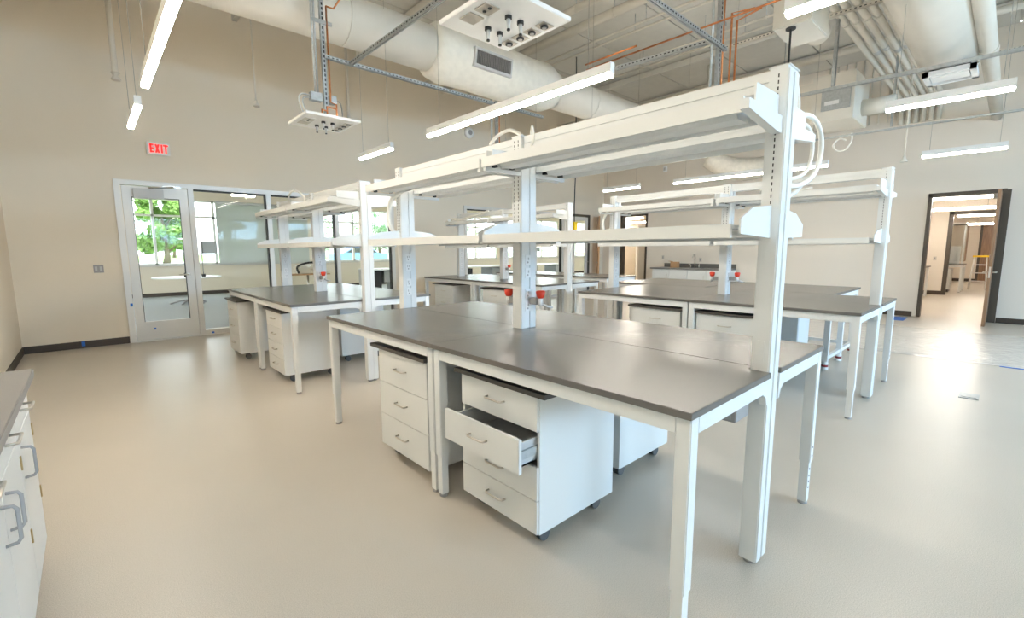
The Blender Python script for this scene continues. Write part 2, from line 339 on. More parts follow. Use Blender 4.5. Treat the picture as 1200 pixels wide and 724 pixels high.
# corridor behind the left opening of the right wall
B(WB + .15, 17, 10.1, 10.2, 0, 3.2).build('wall_corridor_far', 'wall', **ST); B(17, 17.1, 5.5, 10.2, 0, 3.2).build('wall_corridor_end', 'wall', **ST); B(WB + .15, 17, 5.5, 5.6, 0, 3.2).build('wall_corridor_near', 'wall', **ST)
B(WB + .15, 17.1, 5.5, 10.2, 3.0, 3.1).build('ceiling_corridor', 'wallw', **ST); B(WB + .15, 17, WD + .1, 10.1, -.1, .006).build('floor_corridor', 'floor', **ST)
cf = thing('inner_door_frame', 'silver metal door frame seen inside the corridor opening', 'door frame', (16.2, 10.07, 0))
f = MB(); f.box(15.95, 16.05, 10.03, 10.1, .006, 2.35); f.box(16.75, 16.85, 10.03, 10.1, .006, 2.35); f.box(15.95, 16.85, 10.03, 10.1, 2.35, 2.45); f.build('frame', 'alu', cf); B(16.05, 16.75, 10.06, 10.1, .01, 2.35).build('leaf', 'shade', cf)
# ------------------------------------------------------------------ conference room behind the storefront
YC = 18.4
conf_floor = B(-6, 24, WD + .15, YC, -.02, .004).build('floor_conference', 'carpet', **ST)
B(-6.1, -6, WD + .15, YC, 0, 3.6).build('wall_conference_left', 'wall', **ST); B(24, 24.1, WD + .15, YC, 0, 3.6).build('wall_conference_right', 'wall', **ST)
B(-6, 24, WD + .15, YC + .2, 3.5, 3.6).build('ceiling_conference', 'wallw', **ST)
w = MB(); w.box(-6, 24, YC, YC + .2, 0, 1.0); w.box(-6, 24, YC, YC + .2, 3.12, 3.5); w.box(-6, 1.12, YC, YC + .2, 1.0, 3.12)
for x in (6.4, 11.2, 16.0, 20.8): w.box(x - .12, x + .12, YC, YC + .2, 1.0, 3.12)
w.build('wall_conference_far', 'wall', **ST)
B(-6, 24, YC - .012, YC, .004, .12).build('baseboard_conference', 'base', **ST)
mull = [1.12, 1.6, 3.24, 4.82, 6.28, 6.52, 8.1, 9.7, 11.08, 11.32, 12.9, 14.5, 15.88, 16.12, 17.7, 19.3, 20.68, 20.92, 22.4, 24]
f = MB()
for x in mull: f.box(x - .035, x + .035, YC + .04, YC + .14, 1.0, 3.12)
for z in (1.0, 2.545, 3.06): f.box(1.12, 24, YC + .04, YC + .14, z, z + .06)
cw = f.build('window_3', 'alu', **ST)
for a, b in zip(mull, mull[1:]):
    if b - a > .3: B(a + .03, b - .03, YC + .085, YC + .095, 1.05, 3.08).build('glass_pane', 'glass', cw)
B(1.0, 24, YC - .10, YC, .97, 1.0).build('trim_9', 'concrete', **ST)
sh = thing('roller_shade', 'grey roller shade pulled down over the conference room window', 'shade', (4.0, YC - .05, 3.1))
B(3.30, 6.28, YC - .03, YC - .022, 1.02, 3.05).build('fabric', 'shade', sh); MB().tube([(3.28, YC - .05, 3.08), (6.3, YC - .05, 3.08)], .045, 10).build('roller', 'lgrey', sh); B(3.30, 6.28, YC - .035, YC - .017, 1.0, 1.02).build('hem_bar', 'lgrey', sh)

# ------------------------------------------------------------------ outdoors
B(-60, 160, YC + .25, YC + 27, -.1, .50).build('ground', 'grass', **ST); B(-60, 160, YC + 27, YC + 33, -.1, .49).build('ground_road', 'asphalt', **ST); B(-60, 160, YC + 33, 160, -.1, .50).build('ground_far', 'grass', **ST)
G = .5
def tree(x, y, h, r, label, m='leaf', n=2600):
    t = thing('tree', label, 'tree', (x, y, G), 'trees outside the windows')
    tr = MB().tube([(x, y, G), (x + .1, y, h * .2), (x + .05, y + .1, h * .45), (x, y, h * .75)], [.26, .2, .15, .06], 10)
    for k in range(7):
        a = k * .9; z = h * (.22 + .06 * k); tr.tube([(x, y, z), (x + math.cos(a) * r * .35, y + math.sin(a) * r * .35, z + h * .12), (x + math.cos(a) * r * .7, y + math.sin(a) * r * .7, z + h * .2)], [.09, .06, .02], 6)
    tr.build('trunk', 'bark', t)
    f = MB(); bl = []
    for k in range(26):
        a = random.uniform(0, 6.28); q = random.uniform(.1, 1) ** .6; zz = random.uniform(.22, 1)
        rr = r * q * math.sin(min(1, .35 + zz * 1.1 if zz < .55 else 1.6 - zz) * 1.57)
        bl.append((x + math.cos(a) * rr, y + math.sin(a) * rr, G + h * zz, r * random.uniform(.22, .4)))
    for k in range(n):
        c = random.choice(bl); d = Vector((random.gauss(0, 1), random.gauss(0, 1), random.gauss(0, .8))).normalized() * c[3] * random.uniform(.6, 1.05)
        p = Vector(c[:3]) + d; s = random.uniform(.10, .2); u = Vector((random.gauss(0, 1), random.gauss(0, 1), random.gauss(0, 1))).normalized(); v = u.orthogonal().normalized()
        b = len(f.v); f.v += [tuple(p + u * s), tuple(p + v * s * .6), tuple(p - u * s), tuple(p - v * s * .6)]; f.f.append((b, b + 1, b + 2, b + 3)); f.sm.append(0)
    f.build('foliage', m, t, kind='stuff')
tree(4.4, 44, 5.4, 1.75, 'big leafy tree on the grass outside, seen through the glass door', 'leaf', 7000)
tree(20.5, 60, 5.6, 3.2, 'dark leafy tree outside seen over the left rear bench shelves', 'leafd')
tree(31, 62, 6.4, 3.4, 'dark leafy tree outside right of the other trees', 'leafd')
tree(52, 70, 7.5, 3.6, 'leafy tree far outside the second storefront', 'leaf')
tree(1.5, 64, 6.5, 2.6, 'distant tree beyond the road, left of the big tree', 'leafd', 1500)
tree(9.5, 85, 9, 3.5, 'distant tree beyond the road, right of the big tree', 'leafd', 1500)
bd = thing('building', 'pale low building far beyond the road', 'building', (14, 90, .5))
B(18, 60, 90, 100, .5, 6).build('wall', 'concrete', bd); B(17.8, 60.2, 89.8, 100.2, 6, 6.4).build('roof', 'lgrey', bd)
for k in range(7): B(20 + k * 5.2, 22.4 + k * 5.2, 89.9, 90, 1.6, 4).build('window', 'pcb', bd)
fn = thing('fence', 'grey rail fence across the lawn outside the windows', 'fence', (22, 38, G))
for k in range(16): B(11 + 1.5 * k, 11.07 + 1.5 * k, 38, 38.06, G, 2.9).build('post', 'grey', fn)
for z in (1.0, 1.9, 2.7): B(11, 33.6, 38.01, 38.05, z, z + .06).build('rail', 'grey', fn)
def car(x, y, label, m):
    t = thing('car', label, 'car', (x, y, G), 'cars parked outside')
    MB().prism([(p + x, q + .72) for p, q in ((-2.1, .0), (2.1, .0), (2.15, .35), (1.9, .48), (1.15, .54), (.55, .98), (-.9, .98), (-1.6, .56), (-2.1, .48))], 'y', y - .85, y + .85).build('body', m, t, bevel=.04)
    MB().prism([(x + 1.0, 1.29), (x + .5, 1.64), (x - .85, 1.64), (x - 1.4, 1.30)], 'y', y - .86, y + .86).build('window', 'black', t)
    for dx in (-1.3, 1.3):
        for dy in (-.8, .62): MB().tube([(x + dx, y + dy, .81), (x + dx, y + dy + .2, .81)], .31, 14).build('wheel', 'caster', t)
car(15.4, 34, 'blue car parked outside beyond the fence', 'carblue'); car(23.5, 34, 'white car parked outside beyond the fence', 'carwhite'); car(34, 34, 'white car parked outside the second storefront', 'carwhite')

# ------------------------------------------------------------------ lamps
def lamp(x, y0, y1, label, zb=2.75, drop=CZ, g='linear pendant lights', end=True):
    t = thing('pendant_light', label, 'lamp', (x, (y0 + y1) / 2, zb), g)
    MB().box(x - .025, x + .025, y0, y1, zb + .030, zb + .098).build('housing', 'plate', t)
    MB().box(x - .024, x + .024, y0 + .004, y1 - .004, zb, zb + .030).build('diffuser', 'lamp', t)
    for y in (y0, y1): MB().box(x - .026, x + .026, y - .004, y + .004, zb + .02, zb + .100).build('end_cap', 'plate', t)
    L = y1 - y0
    for y in (y0 + L * .09, y1 - L * .09): MB().tube([(x, y, zb + .09), (x, y, drop)], .0026, 5).build('cable', 'wire', t)
    return t
lamp(.46, 2.2, 4.87, 'long white linear pendant at top left over the aisle')
lamp(.46, 5.53, 6.55, 'short white linear pendant above the exit sign')
lamp(.46, .13, 1.0, 'unseen short linear pendant over the left cabinets, above the viewer')  # out of view; continues the lamp row, added for the light it gives
lamp(3.06, 2.19, 4.76, 'long white linear pendant in the centre, over the nearest bench')
lamp(3.06, 5.64, 6.58, 'short white linear pendant below the wrapped duct, left of centre')
lamp(3.06, .13, 1.0, 'bright linear pendant cut by the top edge, above the near post')
lamp(5.84, 2.19, 4.76, 'long linear pendant over the second row of benches')
lamp(5.84, 5.64, 6.58, 'short linear pendant over the far bench of the second row')
lamp(5.84, .107, .96, 'thick white linear pendant at upper right, nearest of the right pendants')
lamp(8.9, 2.14, 4.79, 'long white linear pendant behind the right bench shelves')
lamp(8.84, 5.55, 6.48, 'short white linear pendant by the yellow pull box')
lamp(9.15, .17, 1.03, 'thin white linear pendant on the right, in front of the open door')
def lampy(x, y0, y1, z, label): 
    t = thing('pendant_light', label, 'lamp', (x, (y0 + y1) / 2, z), 'lights of the back rooms')
    B(x - .04, x + .04, y0, y1, z + .045, z + .09).build('housing', 'plate', t); B(x - .05, x + .05, y0, y1, z, z + .045).build('diffuser', 'lamp', t)
    for y in (y0 + .2, y1 - .2): MB().tube([(x, y, z + .09), (x, y, 3.4 if y < 5 else 3.0)], .004, 5).build('cable', 'wire', t)
lampy(15.0, .3, 1.75, 2.56, 'upper bright line of light through the open bronze door'); lampy(17.6, .35, 2.0, 2.47, 'lower bright line of light through the open bronze door')
lampy(21.5, .1, 1.35, 2.47, 'upper light inside the second doorway'); lampy(25, .0, 1.2, 2.31, 'lower light inside the second doorway')
lampy(13.8, 8.5, 9.35, 2.46, 'light inside the corridor opening, nearer'); lampy(15.2, 9.2, 10.0, 2.40, 'light inside the corridor opening, farther')
def lampx(x0, x1, y, z, label):
    t = thing('pendant_light', label, 'lamp', ((x0 + x1) / 2, y, z), 'lights of the conference room')
    B(x0, x1, y - .04, y + .04, z + .04, z + .09).build('housing', 'plate', t); B(x0, x1, y - .045, y + .045, z, z + .04).build('diffuser', 'lamp', t)
    for x in (x0 + .2, x1 - .2): MB().tube([(x, y, z + .09), (x, y, 3.5)], .004, 5).build('cable', 'wire', t)
lampx(2.75, 3.25, 13.2, 2.80, 'small light stick in the conference room behind the glass'); lampx(7.5, 9.5, 13.2, 2.9, 'light in the conference room behind the far benches'); lampx(12.5, 14.5, 13.2, 2.9, 'light in the conference room behind the second storefront')

# ------------------------------------------------------------------ benches
def table(name_lab, x0, x1, y0, y1, group, notch=None, holes=False):
    t = thing('lab_table', name_lab, 'table', ((x0 + x1) / 2, (y0 + y1) / 2, 0), group)
    if notch:
        nx, ny0, ny1, side = notch        # notch at near end, on the spine side
        if side > 0: pts = [(x0, y0), (nx, y0), (nx, ny1), (x1, ny1), (x1, y1), (x0, y1)]
        else: pts = [(nx, y0), (x1, y0), (x1, y1), (x0, y1), (x0, ny1), (nx, ny1)]
    else: pts = [(x0, y0), (x1, y0), (x1, y1), (x0, y1)]
    MB().prism(pts, 'z', H - .026, H).build('tabletop', 'top', t, bevel=.002)
    i = .014; a, b, c, d = x0 + i, x1 - i, y0 + .006, y1 - .006; lw = .056; z0, z1 = H - .086, H - .0265
    dd = d if not notch else d
    bx = (notch[0] - .004 if notch and notch[3] > 0 else b); ax = (notch[0] + .004 if notch and notch[3] < 0 else a)
    B(a, a + .03, c + lw, d - lw, z0, z1).build('apron_rail', 'white', t); B(b - .03, b, (notch[2] if notch and notch[3] > 0 else c + lw), d - lw, z0, z1).build('apron_rail', 'white', t) if not (notch and notch[3] < 0) else B(b - .03, b, c + lw, d - lw, z0, z1).build('apron_rail', 'white', t)
    xa = ax if (notch and notch[3] < 0) else a + lw; xb = bx if (notch and notch[3] > 0) else b - lw
    B(xa, xb, c, c + .03, z0, z1).build('apron_rail', 'white', t); B(a + lw, b - lw, d - .03, d, z0, z1).build('apron_rail', 'white', t)
    for sx, sy in ((0, 0), (1, 0), (0, 1), (1, 1)):
        if notch and sy == 0 and sx == (1 if notch[3] > 0 else 0): 
            # gusset bracket where the end rail meets the post
            g = notch[0] - .004 if notch[3] > 0 else notch[0] + .004; s = -1 if notch[3] > 0 else 1
            MB().prism([(g, z0), (g, z0 - .06), (g + s * .012, z0 - .055), (g + s * .025, z0 - .02), (g + s * .06, z0)], 'y', c, c + .03).build('gusset', 'white', t)
            continue
        lx = a if sx == 0 else b - lw; ly = c if sy == 0 else d - lw
        lg = B(lx, lx + lw, ly, ly + lw, .25, z1).build('leg', 'white', t, bevel=.004)
        B(lx + .006, lx + lw - .006, ly + .006, ly + lw - .006, .018, .25).build('leg_extension', 'white', lg)
        MB().tube([(lx + lw / 2, ly + lw / 2, 0), (lx + lw / 2, ly + lw / 2, .008), (lx + lw / 2, ly + lw / 2, .02)], [.024, .024, .012], 12).build('leveling_foot', 'grey', lg)
        if holes:
            hb = MB()
            for z in (.10, .135, .17, .21, .29, .34): hb.tube([(lx + lw / 2, ly + (.006 if z < .25 else 0) - .0012, z), (lx + lw / 2, ly + .012, z)], .006, 8)
            hb.build('hole', 'dark', lg, kind='stuff')
    return t
def bench(key, x0, x1, cx, y0, ym, y1, labs, post_y):
    hw = .061
    table(labs[0], x0, cx - .002, y0, ym - .001, key, notch=(cx - hw - .003, y0, post_y + .082, 1))
    table(labs[1], x0, cx - .002, ym + .001, y1, key)
    table(labs[2], cx + .002, x1, y0, ym - .001, key, notch=(cx + hw + .003, y0, post_y + .082, -1), holes=True)
    table(labs[3], cx + .002, x1, ym + .001, y1, key)
bench('tables of the nearest bench', 1.385, 2.925, 2.17, .652, 2.192, 3.745,
      ['near front lab table of the nearest bench, over the open drawer', 'far front lab table of the nearest bench, over the three-drawer cabinet', 'near back lab table of the nearest bench, behind the near post', 'far back lab table of the nearest bench, behind the red gas knobs'], .662)
bench('tables of the left rear bench', 1.415, 3.03, 2.22, 4.76, 6.127, 7.495,
      ['near front table of the left rear bench, end toward the viewer', 'far front table of the left rear bench, nearest the glass door', 'near back table of the left rear bench, behind its end post', 'far back table of the left rear bench, by the storefront glass'], 4.765)
bench('tables of the right bench', 4.606, 6.295, 5.465, .789, 2.273, 3.754,
      ['near front table of the right bench, nearest the floor box', 'far front table of the right bench, behind the nearest bench', 'near back table of the right bench, toward the open bronze door', 'far back table of the right bench, beyond the red gas knobs'], .80)
bench('tables of the centre rear bench', 4.974, 6.40, 5.63, 4.746, 6.46, 8.036,
      ['near front table of the centre rear bench, seen behind the middle post', 'far front table of the centre rear bench, its corner left of the middle post', 'near back table of the centre rear bench, by its end post', 'far back table of the centre rear bench, toward the far storefront'], 4.75)

def slots(mb, x, y0, z0, z1, step=.025, face=-1):
    z = z0
    while z < z1: mb.box(x - .0012, x + .0008, y0 - .0022, y0 + .0022, z, z + step * .55); z += step
def shelving(label, cx, y0, ym, y1, near, sides=(-1, 1), far_base=.02):
    t = thing('shelving_unit', label, 'shelving', (cx, ym, 0), 'white bench shelving units')
    PT = 2.165; hw = .06
    # posts: near end post to the floor, middle post on the tops, far end post to the floor
    def post(ya, yb, zb, wide, sides):
        h = hw if not wide else .07
        p = MB(); g = .012
        p.box(cx - h, cx + h, ya + .006, yb - .006, zb, PT)
        for s in (-1, 1):
            p.box(cx + s * h * .55 - h * .38, cx + s * h * .55 + h * .38, ya, ya + .007, zb, PT - .012); p.box(cx + s * h * .55 - h * .38, cx + s * h * .55 + h * .38, yb - .007, yb, zb, PT - .012)
        o = p.build('post', 'white', t)
        B(cx - h - .001, cx + h + .001, ya - .001, yb + .001, PT, PT + .004).build('post_cap', 'white', o)
        sl = MB()
        cols = ((ya + yb) / 2,) if not wide else ((ya + yb) / 2 - .018, (ya + yb) / 2 + .018)
        for yc in cols: slots(sl, cx - h, yc, 1.60, 2.13); slots(sl, cx + h, yc, 1.60, 2.13)
        sl.build('slot_strip', 'dark', o, kind='stuff')
        return o, h
    pn, h = post(near, near + .078, .02, False, 1)
    MB().tube([(cx - .02, near + .04, 0), (cx - .02, near + .04, .02)], .03, 12).tube([(cx + .035, near + .04, 0), (cx + .035, near + .04, .02)], .02, 12).build('leveling_foot', 'grey', pn)
    B(cx - h - .003, cx - h, near + .026, near + .054, .955, 1.045).build('cover_plate', 'white', pn)
    pm, h2 = post(ym - .045, ym + .045, H, True, 2)
    pf, h3 = post(y1 + .008, y1 + .09, far_base, True, 1)
    if far_base < .1: MB().tube([(cx - .03, y1 + .05, 0), (cx - .03, y1 + .05, .02)], .025, 12).build('leveling_foot', 'grey', pf)
    for po, yy in ((pm, ym - .045), (pf, y1 + .008)):
        for z in (1.03, 1.115, 1.255, 1.34):
            k = B(cx - .036, cx + .012, yy - .003, yy, z, z + .066).build('outlet_plate', 'plate', po)
            m = MB()
            for dx in (-.008, .008): m.box(cx - .012 + dx - .002, cx - .012 + dx + .002, yy - .0045, yy - .003, z + .032, z + .05)
            m.tube([(cx - .012, yy - .0045, z + .018), (cx - .012, yy - .003, z + .018)], .006, 8); m.build('socket', 'grey', po, kind='stuff')
    # beams between posts
    for a, b in ((near + .078, ym - .045), (ym + .045, y1 + .008)):
        bm = B(cx - .045, cx + .045, a, b, 2.085, PT - .003).build('top_beam', 'white', t)
        B(cx - .052, cx - .045, a, b, 2.118, 2.124).build('beam_lip', 'white', bm)
    # shelves
    D = .37
    for s in sides:
        for bi, (a, b) in enumerate(((near + .05, ym - .012), (ym + .012, y1 + .06))):
            for lv, (z0, z1) in enumerate(((1.483, 1.535), (1.937, 1.993))):
                aa = a + (.02 if lv == 0 else .0); xa, xb = sorted((cx + s * .075, cx + s * D))
                xo = cx + s * D; xe = xo - s * .014
                sh = B(*sorted((cx + s * .075, xe)), aa, b, z1 - .016, z1 - .004).build('shelf', 'white', t)
                f0, f1 = sorted((xo, xo - s * .014))
                B(f0, f1, aa, b, z0, z1).build('shelf_front', 'lam', sh)
                f0, f1 = sorted((cx + s * .075, cx + s * .087)); B(f0, f1, aa, b, z0 + .012, z1 - .0165).build('shelf_back', 'white', sh)
                if lv == 1:
                    l0, l1 = sorted((cx + s * .13, cx + s * .29))
                    MB().prism([(l0, z1 - .016), (l1, z1 - .016), (l1 - .035, z0 + .006), (l0 + .035, z0 + .006)], 'y', aa + .06, b - .05).build('light_housing', 'white', sh)
                    xm = cx + s * .30
                    MB().prism([(xm - .01, z0 + .02), (xm + .01, z0 + .02), (xm + .014, z0 + .002), (xm - .006, z0 + .002)], 'y', b - .055, b - .02).build('end_clip', 'dark', sh)
                    MB().box(xm - s * .15 - .01, xm - s * .15 + .01, b - .05, b - .02, z0 + .006, z0 + .022).build('end_clip', 'dark', sh)
        # brackets
        for po, ys, h in ((pn, (near + .036,), .06), (pm, (ym - .028, ym + .028), .07), (pf, (y1 + .04,), .07)):
            for y in ys:
                def px(d): return cx + s * d
                pts = [(px(h), 1.485), (px(.368), 1.497), (px(.372), 1.552), (px(.26), 1.600), (px(.10), 1.615), (px(h), 1.618)]
                MB().prism(pts if s < 0 else pts[::-1], 'y', y - .004, y + .004).build('bracket', 'white', po)
                pts = [(px(h), 1.972), (px(.30), 1.985), (px(.30), 2.05), (px(h), 2.055)]
                MB().prism(pts if s < 0 else pts[::-1], 'y', y - .004, y + .004).build('bracket', 'white', po)
                q0, q1 = sorted((px(h), px(.395 if y < near + .2 else .36)))
                if po is pn: MB().prism([(px(h), 1.905), (px(.10), 1.905), (px(.40), 1.938), (px(.40), 1.972), (px(h), 1.972)] if s < 0 else [(px(h), 1.905), (px(.10), 1.905), (px(.40), 1.938), (px(.40), 1.972), (px(h), 1.972)][::-1], 'y', y - .02, y + .014).build('shelf_arm', 'white', po)
                else: B(q0, q1, y - .012, y + .012, 1.915, 1.937).build('shelf_arm', 'white', po)
    return t
shelving('tall white shelving unit over the nearest bench', 2.17, .652, 2.235, 3.745, .662)
shelving('white shelving unit over the left rear bench by the glass storefront', 2.22, 4.76, 6.135, 7.495, 4.69)
shelving('white shelving unit over the right bench by the open bronze door', 5.465, .789, 2.26, 3.754, .80)
shelving('white shelving unit over the centre rear bench, far from the viewer', 5.63, 4.746, 6.33, 7.62, 4.75, (-1,), H)

# gas taps on the middle posts
def tap(x, y, s, label):
    t = thing('gas_tap', label, 'gas tap', (x, y, 1.10), 'red gas taps on the shelf posts')
    B(x - .022, x + .022, *sorted((y, y + s * .065)), 1.075, 1.12).build('valve_body', 'grey', t, bevel=.004)
    yk = y + s * .085
    MB().tube([(x, yk, 1.07), (x, yk, 1.12)], [.016, .014], 10).build('stem', 'plate', t)
    MB().tube([(x, yk, 1.12), (x, yk, 1.13), (x, yk, 1.165), (x, yk, 1.172)], [.018, .026, .032, .022], 12).build('knob', 'red', t)
    MB().tube([(x, yk, 1.085), (x + .03, yk + s * .03, 1.065), (x + .075, yk + s * .04, 1.055)], [.011, .010, .006], 8).build('nozzle', 'lgrey', t)
tap(2.195, 2.19, -1, 'red gas tap on the right side of the middle post, nearest bench')
tap(2.145, 2.28, 1, 'red gas tap on the left side of the middle post, nearest bench')
tap(2.215, 6.09, -1, 'red gas tap on the left rear bench post')
tap(2.215, 6.18, 1, 'red gas tap behind the left rear bench post')
tap(5.50, 2.215, -1, 'red gas tap right of the right bench middle post')
tap(5.43, 2.305, 1, 'red gas tap left of the right bench middle post')
tap(5.64, 6.285, -1, 'red gas tap on the centre rear bench middle post')

# pedestals
def pedestal(label, xf, s, y0, y1, n=3, opened=None, depth=.6, ov=(.05, .05), hz=.775):
    """front at x = xf facing direction s (-1: toward -X); cabinet spans y0..y1"""
    t = thing('drawer_pedestal', label, 'cabinet', (xf - s * depth / 2, (y0 + y1) / 2, 0), 'mobile drawer pedestals')
    zb = .088; xb = xf - s * depth
    def bx(mb, xa, xc, *r): return mb.box(*sorted((xa, xc)), *r)
    c = MB(); tk = .016; xi = xf - s * .012
    bx(c, xi, xb, y0, y0 + tk, zb, hz); bx(c, xi, xb, y1 - tk, y1, zb, hz); bx(c, xb, xb + s * tk, y0 + tk, y1 - tk, zb, hz); bx(c, xi, xb + s * tk, y0 + tk, y1 - tk, zb, zb + tk); bx(c, xi, xb + s * tk, y0 + tk, y1 - tk, hz - tk, hz)
    c.build('body', 'lam', t)
    bx(MB(), xf + s * .022, xb - s * .004, y0 - ov[0], y1 + ov[1], hz + .002, hz + .024).build('top_slab', 'topedge', t)
    step = (hz - zb - .004) / n
    for k in range(n):
        za, zc = zb + .003 + k * step, zb + k * step + step - .001
        off = .115 if k == opened else 0
        fx = xf + s * off
        dr = bx(MB(), fx + s * .002, fx - s * .016, y0 + .005, y1 - .005, za, zc).build('drawer', 'lam', t, bevel=.002)
        bxm = MB(); zt = zc - .03
        if k == opened:
            bx(bxm, fx - s * .016, fx - s * .5, y0 + .03, y0 + .042, za + .02, zt); bx(bxm, fx - s * .016, fx - s * .5, y1 - .042, y1 - .03, za + .02, zt); bx(bxm, fx - s * .016, fx - s * .5, y0 + .03, y1 - .03, za + .02, za + .03)
            bxm.build('drawer_box', 'lgrey', dr)
            sl = MB(); bx(sl, fx - s * .016, fx - s * .5, y0 + .018, y0 + .03, za + .06, za + .10); bx(sl, fx - s * .016, fx - s * .5, y1 - .03, y1 - .018, za + .06, za + .10); sl.build('slide_rail', 'galv', dr)
        ym = (y0 + y1) / 2; zm = (za + zc) / 2 + .01; xq = fx + s * .002; w = .064
        MB().tube([(xq, ym - w, zm), (xq + s * .024, ym - w * .98, zm), (xq + s * .030, ym - w * .8, zm), (xq + s * .030, ym + w * .8, zm), (xq + s * .024, ym + w * .98, zm), (xq, ym + w, zm)], .005, 8).build('handle', 'steel', dr)
    for dx in (.09, depth - .09):
        for yy in (y0 + .07, y1 - .07):
            x = xf - s * dx
            cs = MB().cbox(x, yy, .078, .05, .05, .02).build('caster', 'caster', t)
            for q in (-.014, .014): MB().tube([(x + .012, yy + q - .009, .034), (x + .012, yy + q + .009, .034)], .034, 16).build('wheel', 'rubber', cs)
    return t
pedestal('white three-drawer pedestal under the nearest bench, left of the double leg', 1.425, -1, 2.30, 2.92, 3, ov=(.0, .08))
pedestal('white four-drawer pedestal with its second drawer pulled open', 1.452, -1, 1.405, 1.995, 4, opened=2, ov=(.06, .035))
pedestal('white pedestal under the back table behind the open-drawer pedestal', 2.90, 1, 1.53, 2.10, 3, ov=(.03, .02))
pedestal('white pedestal pulled out at the far end of the left rear bench', 1.375, -1, 6.80, 7.38, 3, ov=(.02, .04))
pedestal('white four-drawer pedestal under the near end of the left rear bench', 1.465, -1, 5.24, 5.82, 4)
pedestal('white pedestal under the back table of the left rear bench', 2.90, 1, 5.74, 6.34, 3)
pedestal('white pedestal under the far back table of the left rear bench', 2.96, 1, 6.6, 7.2, 3)
pedestal('white pedestal under the far front table of the right bench', 4.66, -1, 2.37, 2.97, 3, ov=(.02, .05))
pedestal('white pedestal under the near front table of the right bench', 4.66, -1, 1.60, 2.20, 3, ov=(.05, .005))
pedestal('white pedestal under the far front table of the centre rear bench', 5.03, -1, 7.12, 7.74, 3)
pedestal('white pedestal under the near front table of the centre rear bench', 5.03, -1, 5.6, 6.22, 3)

# electrical box under the near table
jb = thing('junction_box', 'grey electrical box hanging under the table beside the near post', 'electrical box', (2.02, .9, .72))
B(1.93, 2.07, .72, 1.0, .715, .83).build('box', 'grey', jb, bevel=.004); B(1.928, 1.93, .74, .98, .725, .82).build('cover', 'galv', jb)

# cables on the shelves
def cable(pts, r, label, sm=6): tag(MB().tube(pts, r, 8, smooth=sm).build('cable', 'hose', loc=pts[0]), label, 'cable', 'white cables on the shelving')
yn = .745
cable([(2.22, yn, 2.0), (2.33, yn, 2.17), (2.39, yn, 2.21), (2.47, yn, 2.19), (2.52, yn, 2.09), (2.47, yn, 1.98), (2.38, yn, 1.93), (2.235, yn, 1.9)], .010, 'thin white cable arching off the top of the near post')
cable([(2.236, yn, 1.89), (2.40, yn, 1.95), (2.52, yn, 2.04), (2.66, yn, 2.09), (2.83, yn, 2.085), (2.93, yn, 2.02), (2.93, yn, 1.92), (2.85, yn, 1.83), (2.66, yn, 1.76), (2.45, yn, 1.735), (2.236, yn, 1.735)], (.0125), 'thick white cable looping out from the near post')
cable([(2.236, yn + .03, 1.88), (2.42, yn + .03, 1.96), (2.66, yn + .03, 2.06), (2.84, yn + .03, 2.05), (2.90, yn + .03, 1.96), (2.83, yn + .03, 1.85), (2.64, yn + .03, 1.79), (2.42, yn + .03, 1.775), (2.236, yn + .03, 1.79)], .0095, 'inner white cable loop beside the near post')
cable([(2.236, yn + .02, 1.70), (2.40, yn + .02, 1.68), (2.6, yn + .02, 1.71), (2.75, yn + .02, 1.78)], .012, 'lowest white cable end beside the near post')
cable([(2.12, 2.52, 2.165), (2.13, 2.46, 2.21), (2.15, 2.36, 2.235), (2.15, 2.27, 2.20), (2.12, 2.2, 2.165)], .012, 'white cable arching over the middle post of the nearest bench')
cable([(2.16, 2.16, 2.16), (2.13, 2.12, 2.21), (2.08, 2.06, 2.10), (2.0, 2.06, 2.0)], .008, 'thin white cord beside the middle post top')
cable([(2.13, 3.70, 1.98), (2.05, 3.80, 1.90), (2.02, 3.82, 1.78), (2.03, 3.82, 1.66), (2.08, 3.80, 1.56)], .02, 'white cable bundle hanging at the far post of the nearest bench')
cable([(2.16, 7.0, 2.13), (2.12, 6.85, 2.20), (2.10, 6.62, 2.24), (2.10, 6.42, 2.21), (2.12, 6.25, 2.12), (2.10, 6.22, 2.0)], .012, 'white cable arching over the left rear bench shelves')
cable([(5.42, 3.855, 2.0), (5.33, 3.88, 1.9), (5.3, 3.89, 1.8), (5.33, 3.88, 1.68), (5.42, 3.855, 1.6)], .018, 'white cable loop at the far end of the right bench shelves')
cable([(5.42, 1.9, 2.0), (5.30, 1.85, 2.06), (5.2, 1.7, 2.06), (5.12, 1.5, 2.0), (5.15, 1.35, 2.02)], .012, 'white cable lying on the upper shelf of the right bench')
cable([(5.5, 7.9, 2.0), (5.45, 7.7, 2.05), (5.4, 7.4, 2.02), (5.42, 7.1, 2.07), (5.45, 6.8, 2.1), (5.5, 6.6, 2.16)], .02, 'tangled white cables on the centre rear bench shelf, upper strand')
cable([(5.38, 7.8, 2.005), (5.42, 7.5, 2.05), (5.38, 7.2, 2.02), (5.45, 7.0, 2.06), (5.4, 6.7, 2.02)], .018, 'tangled white cables on the centre rear bench shelf, lower strand')

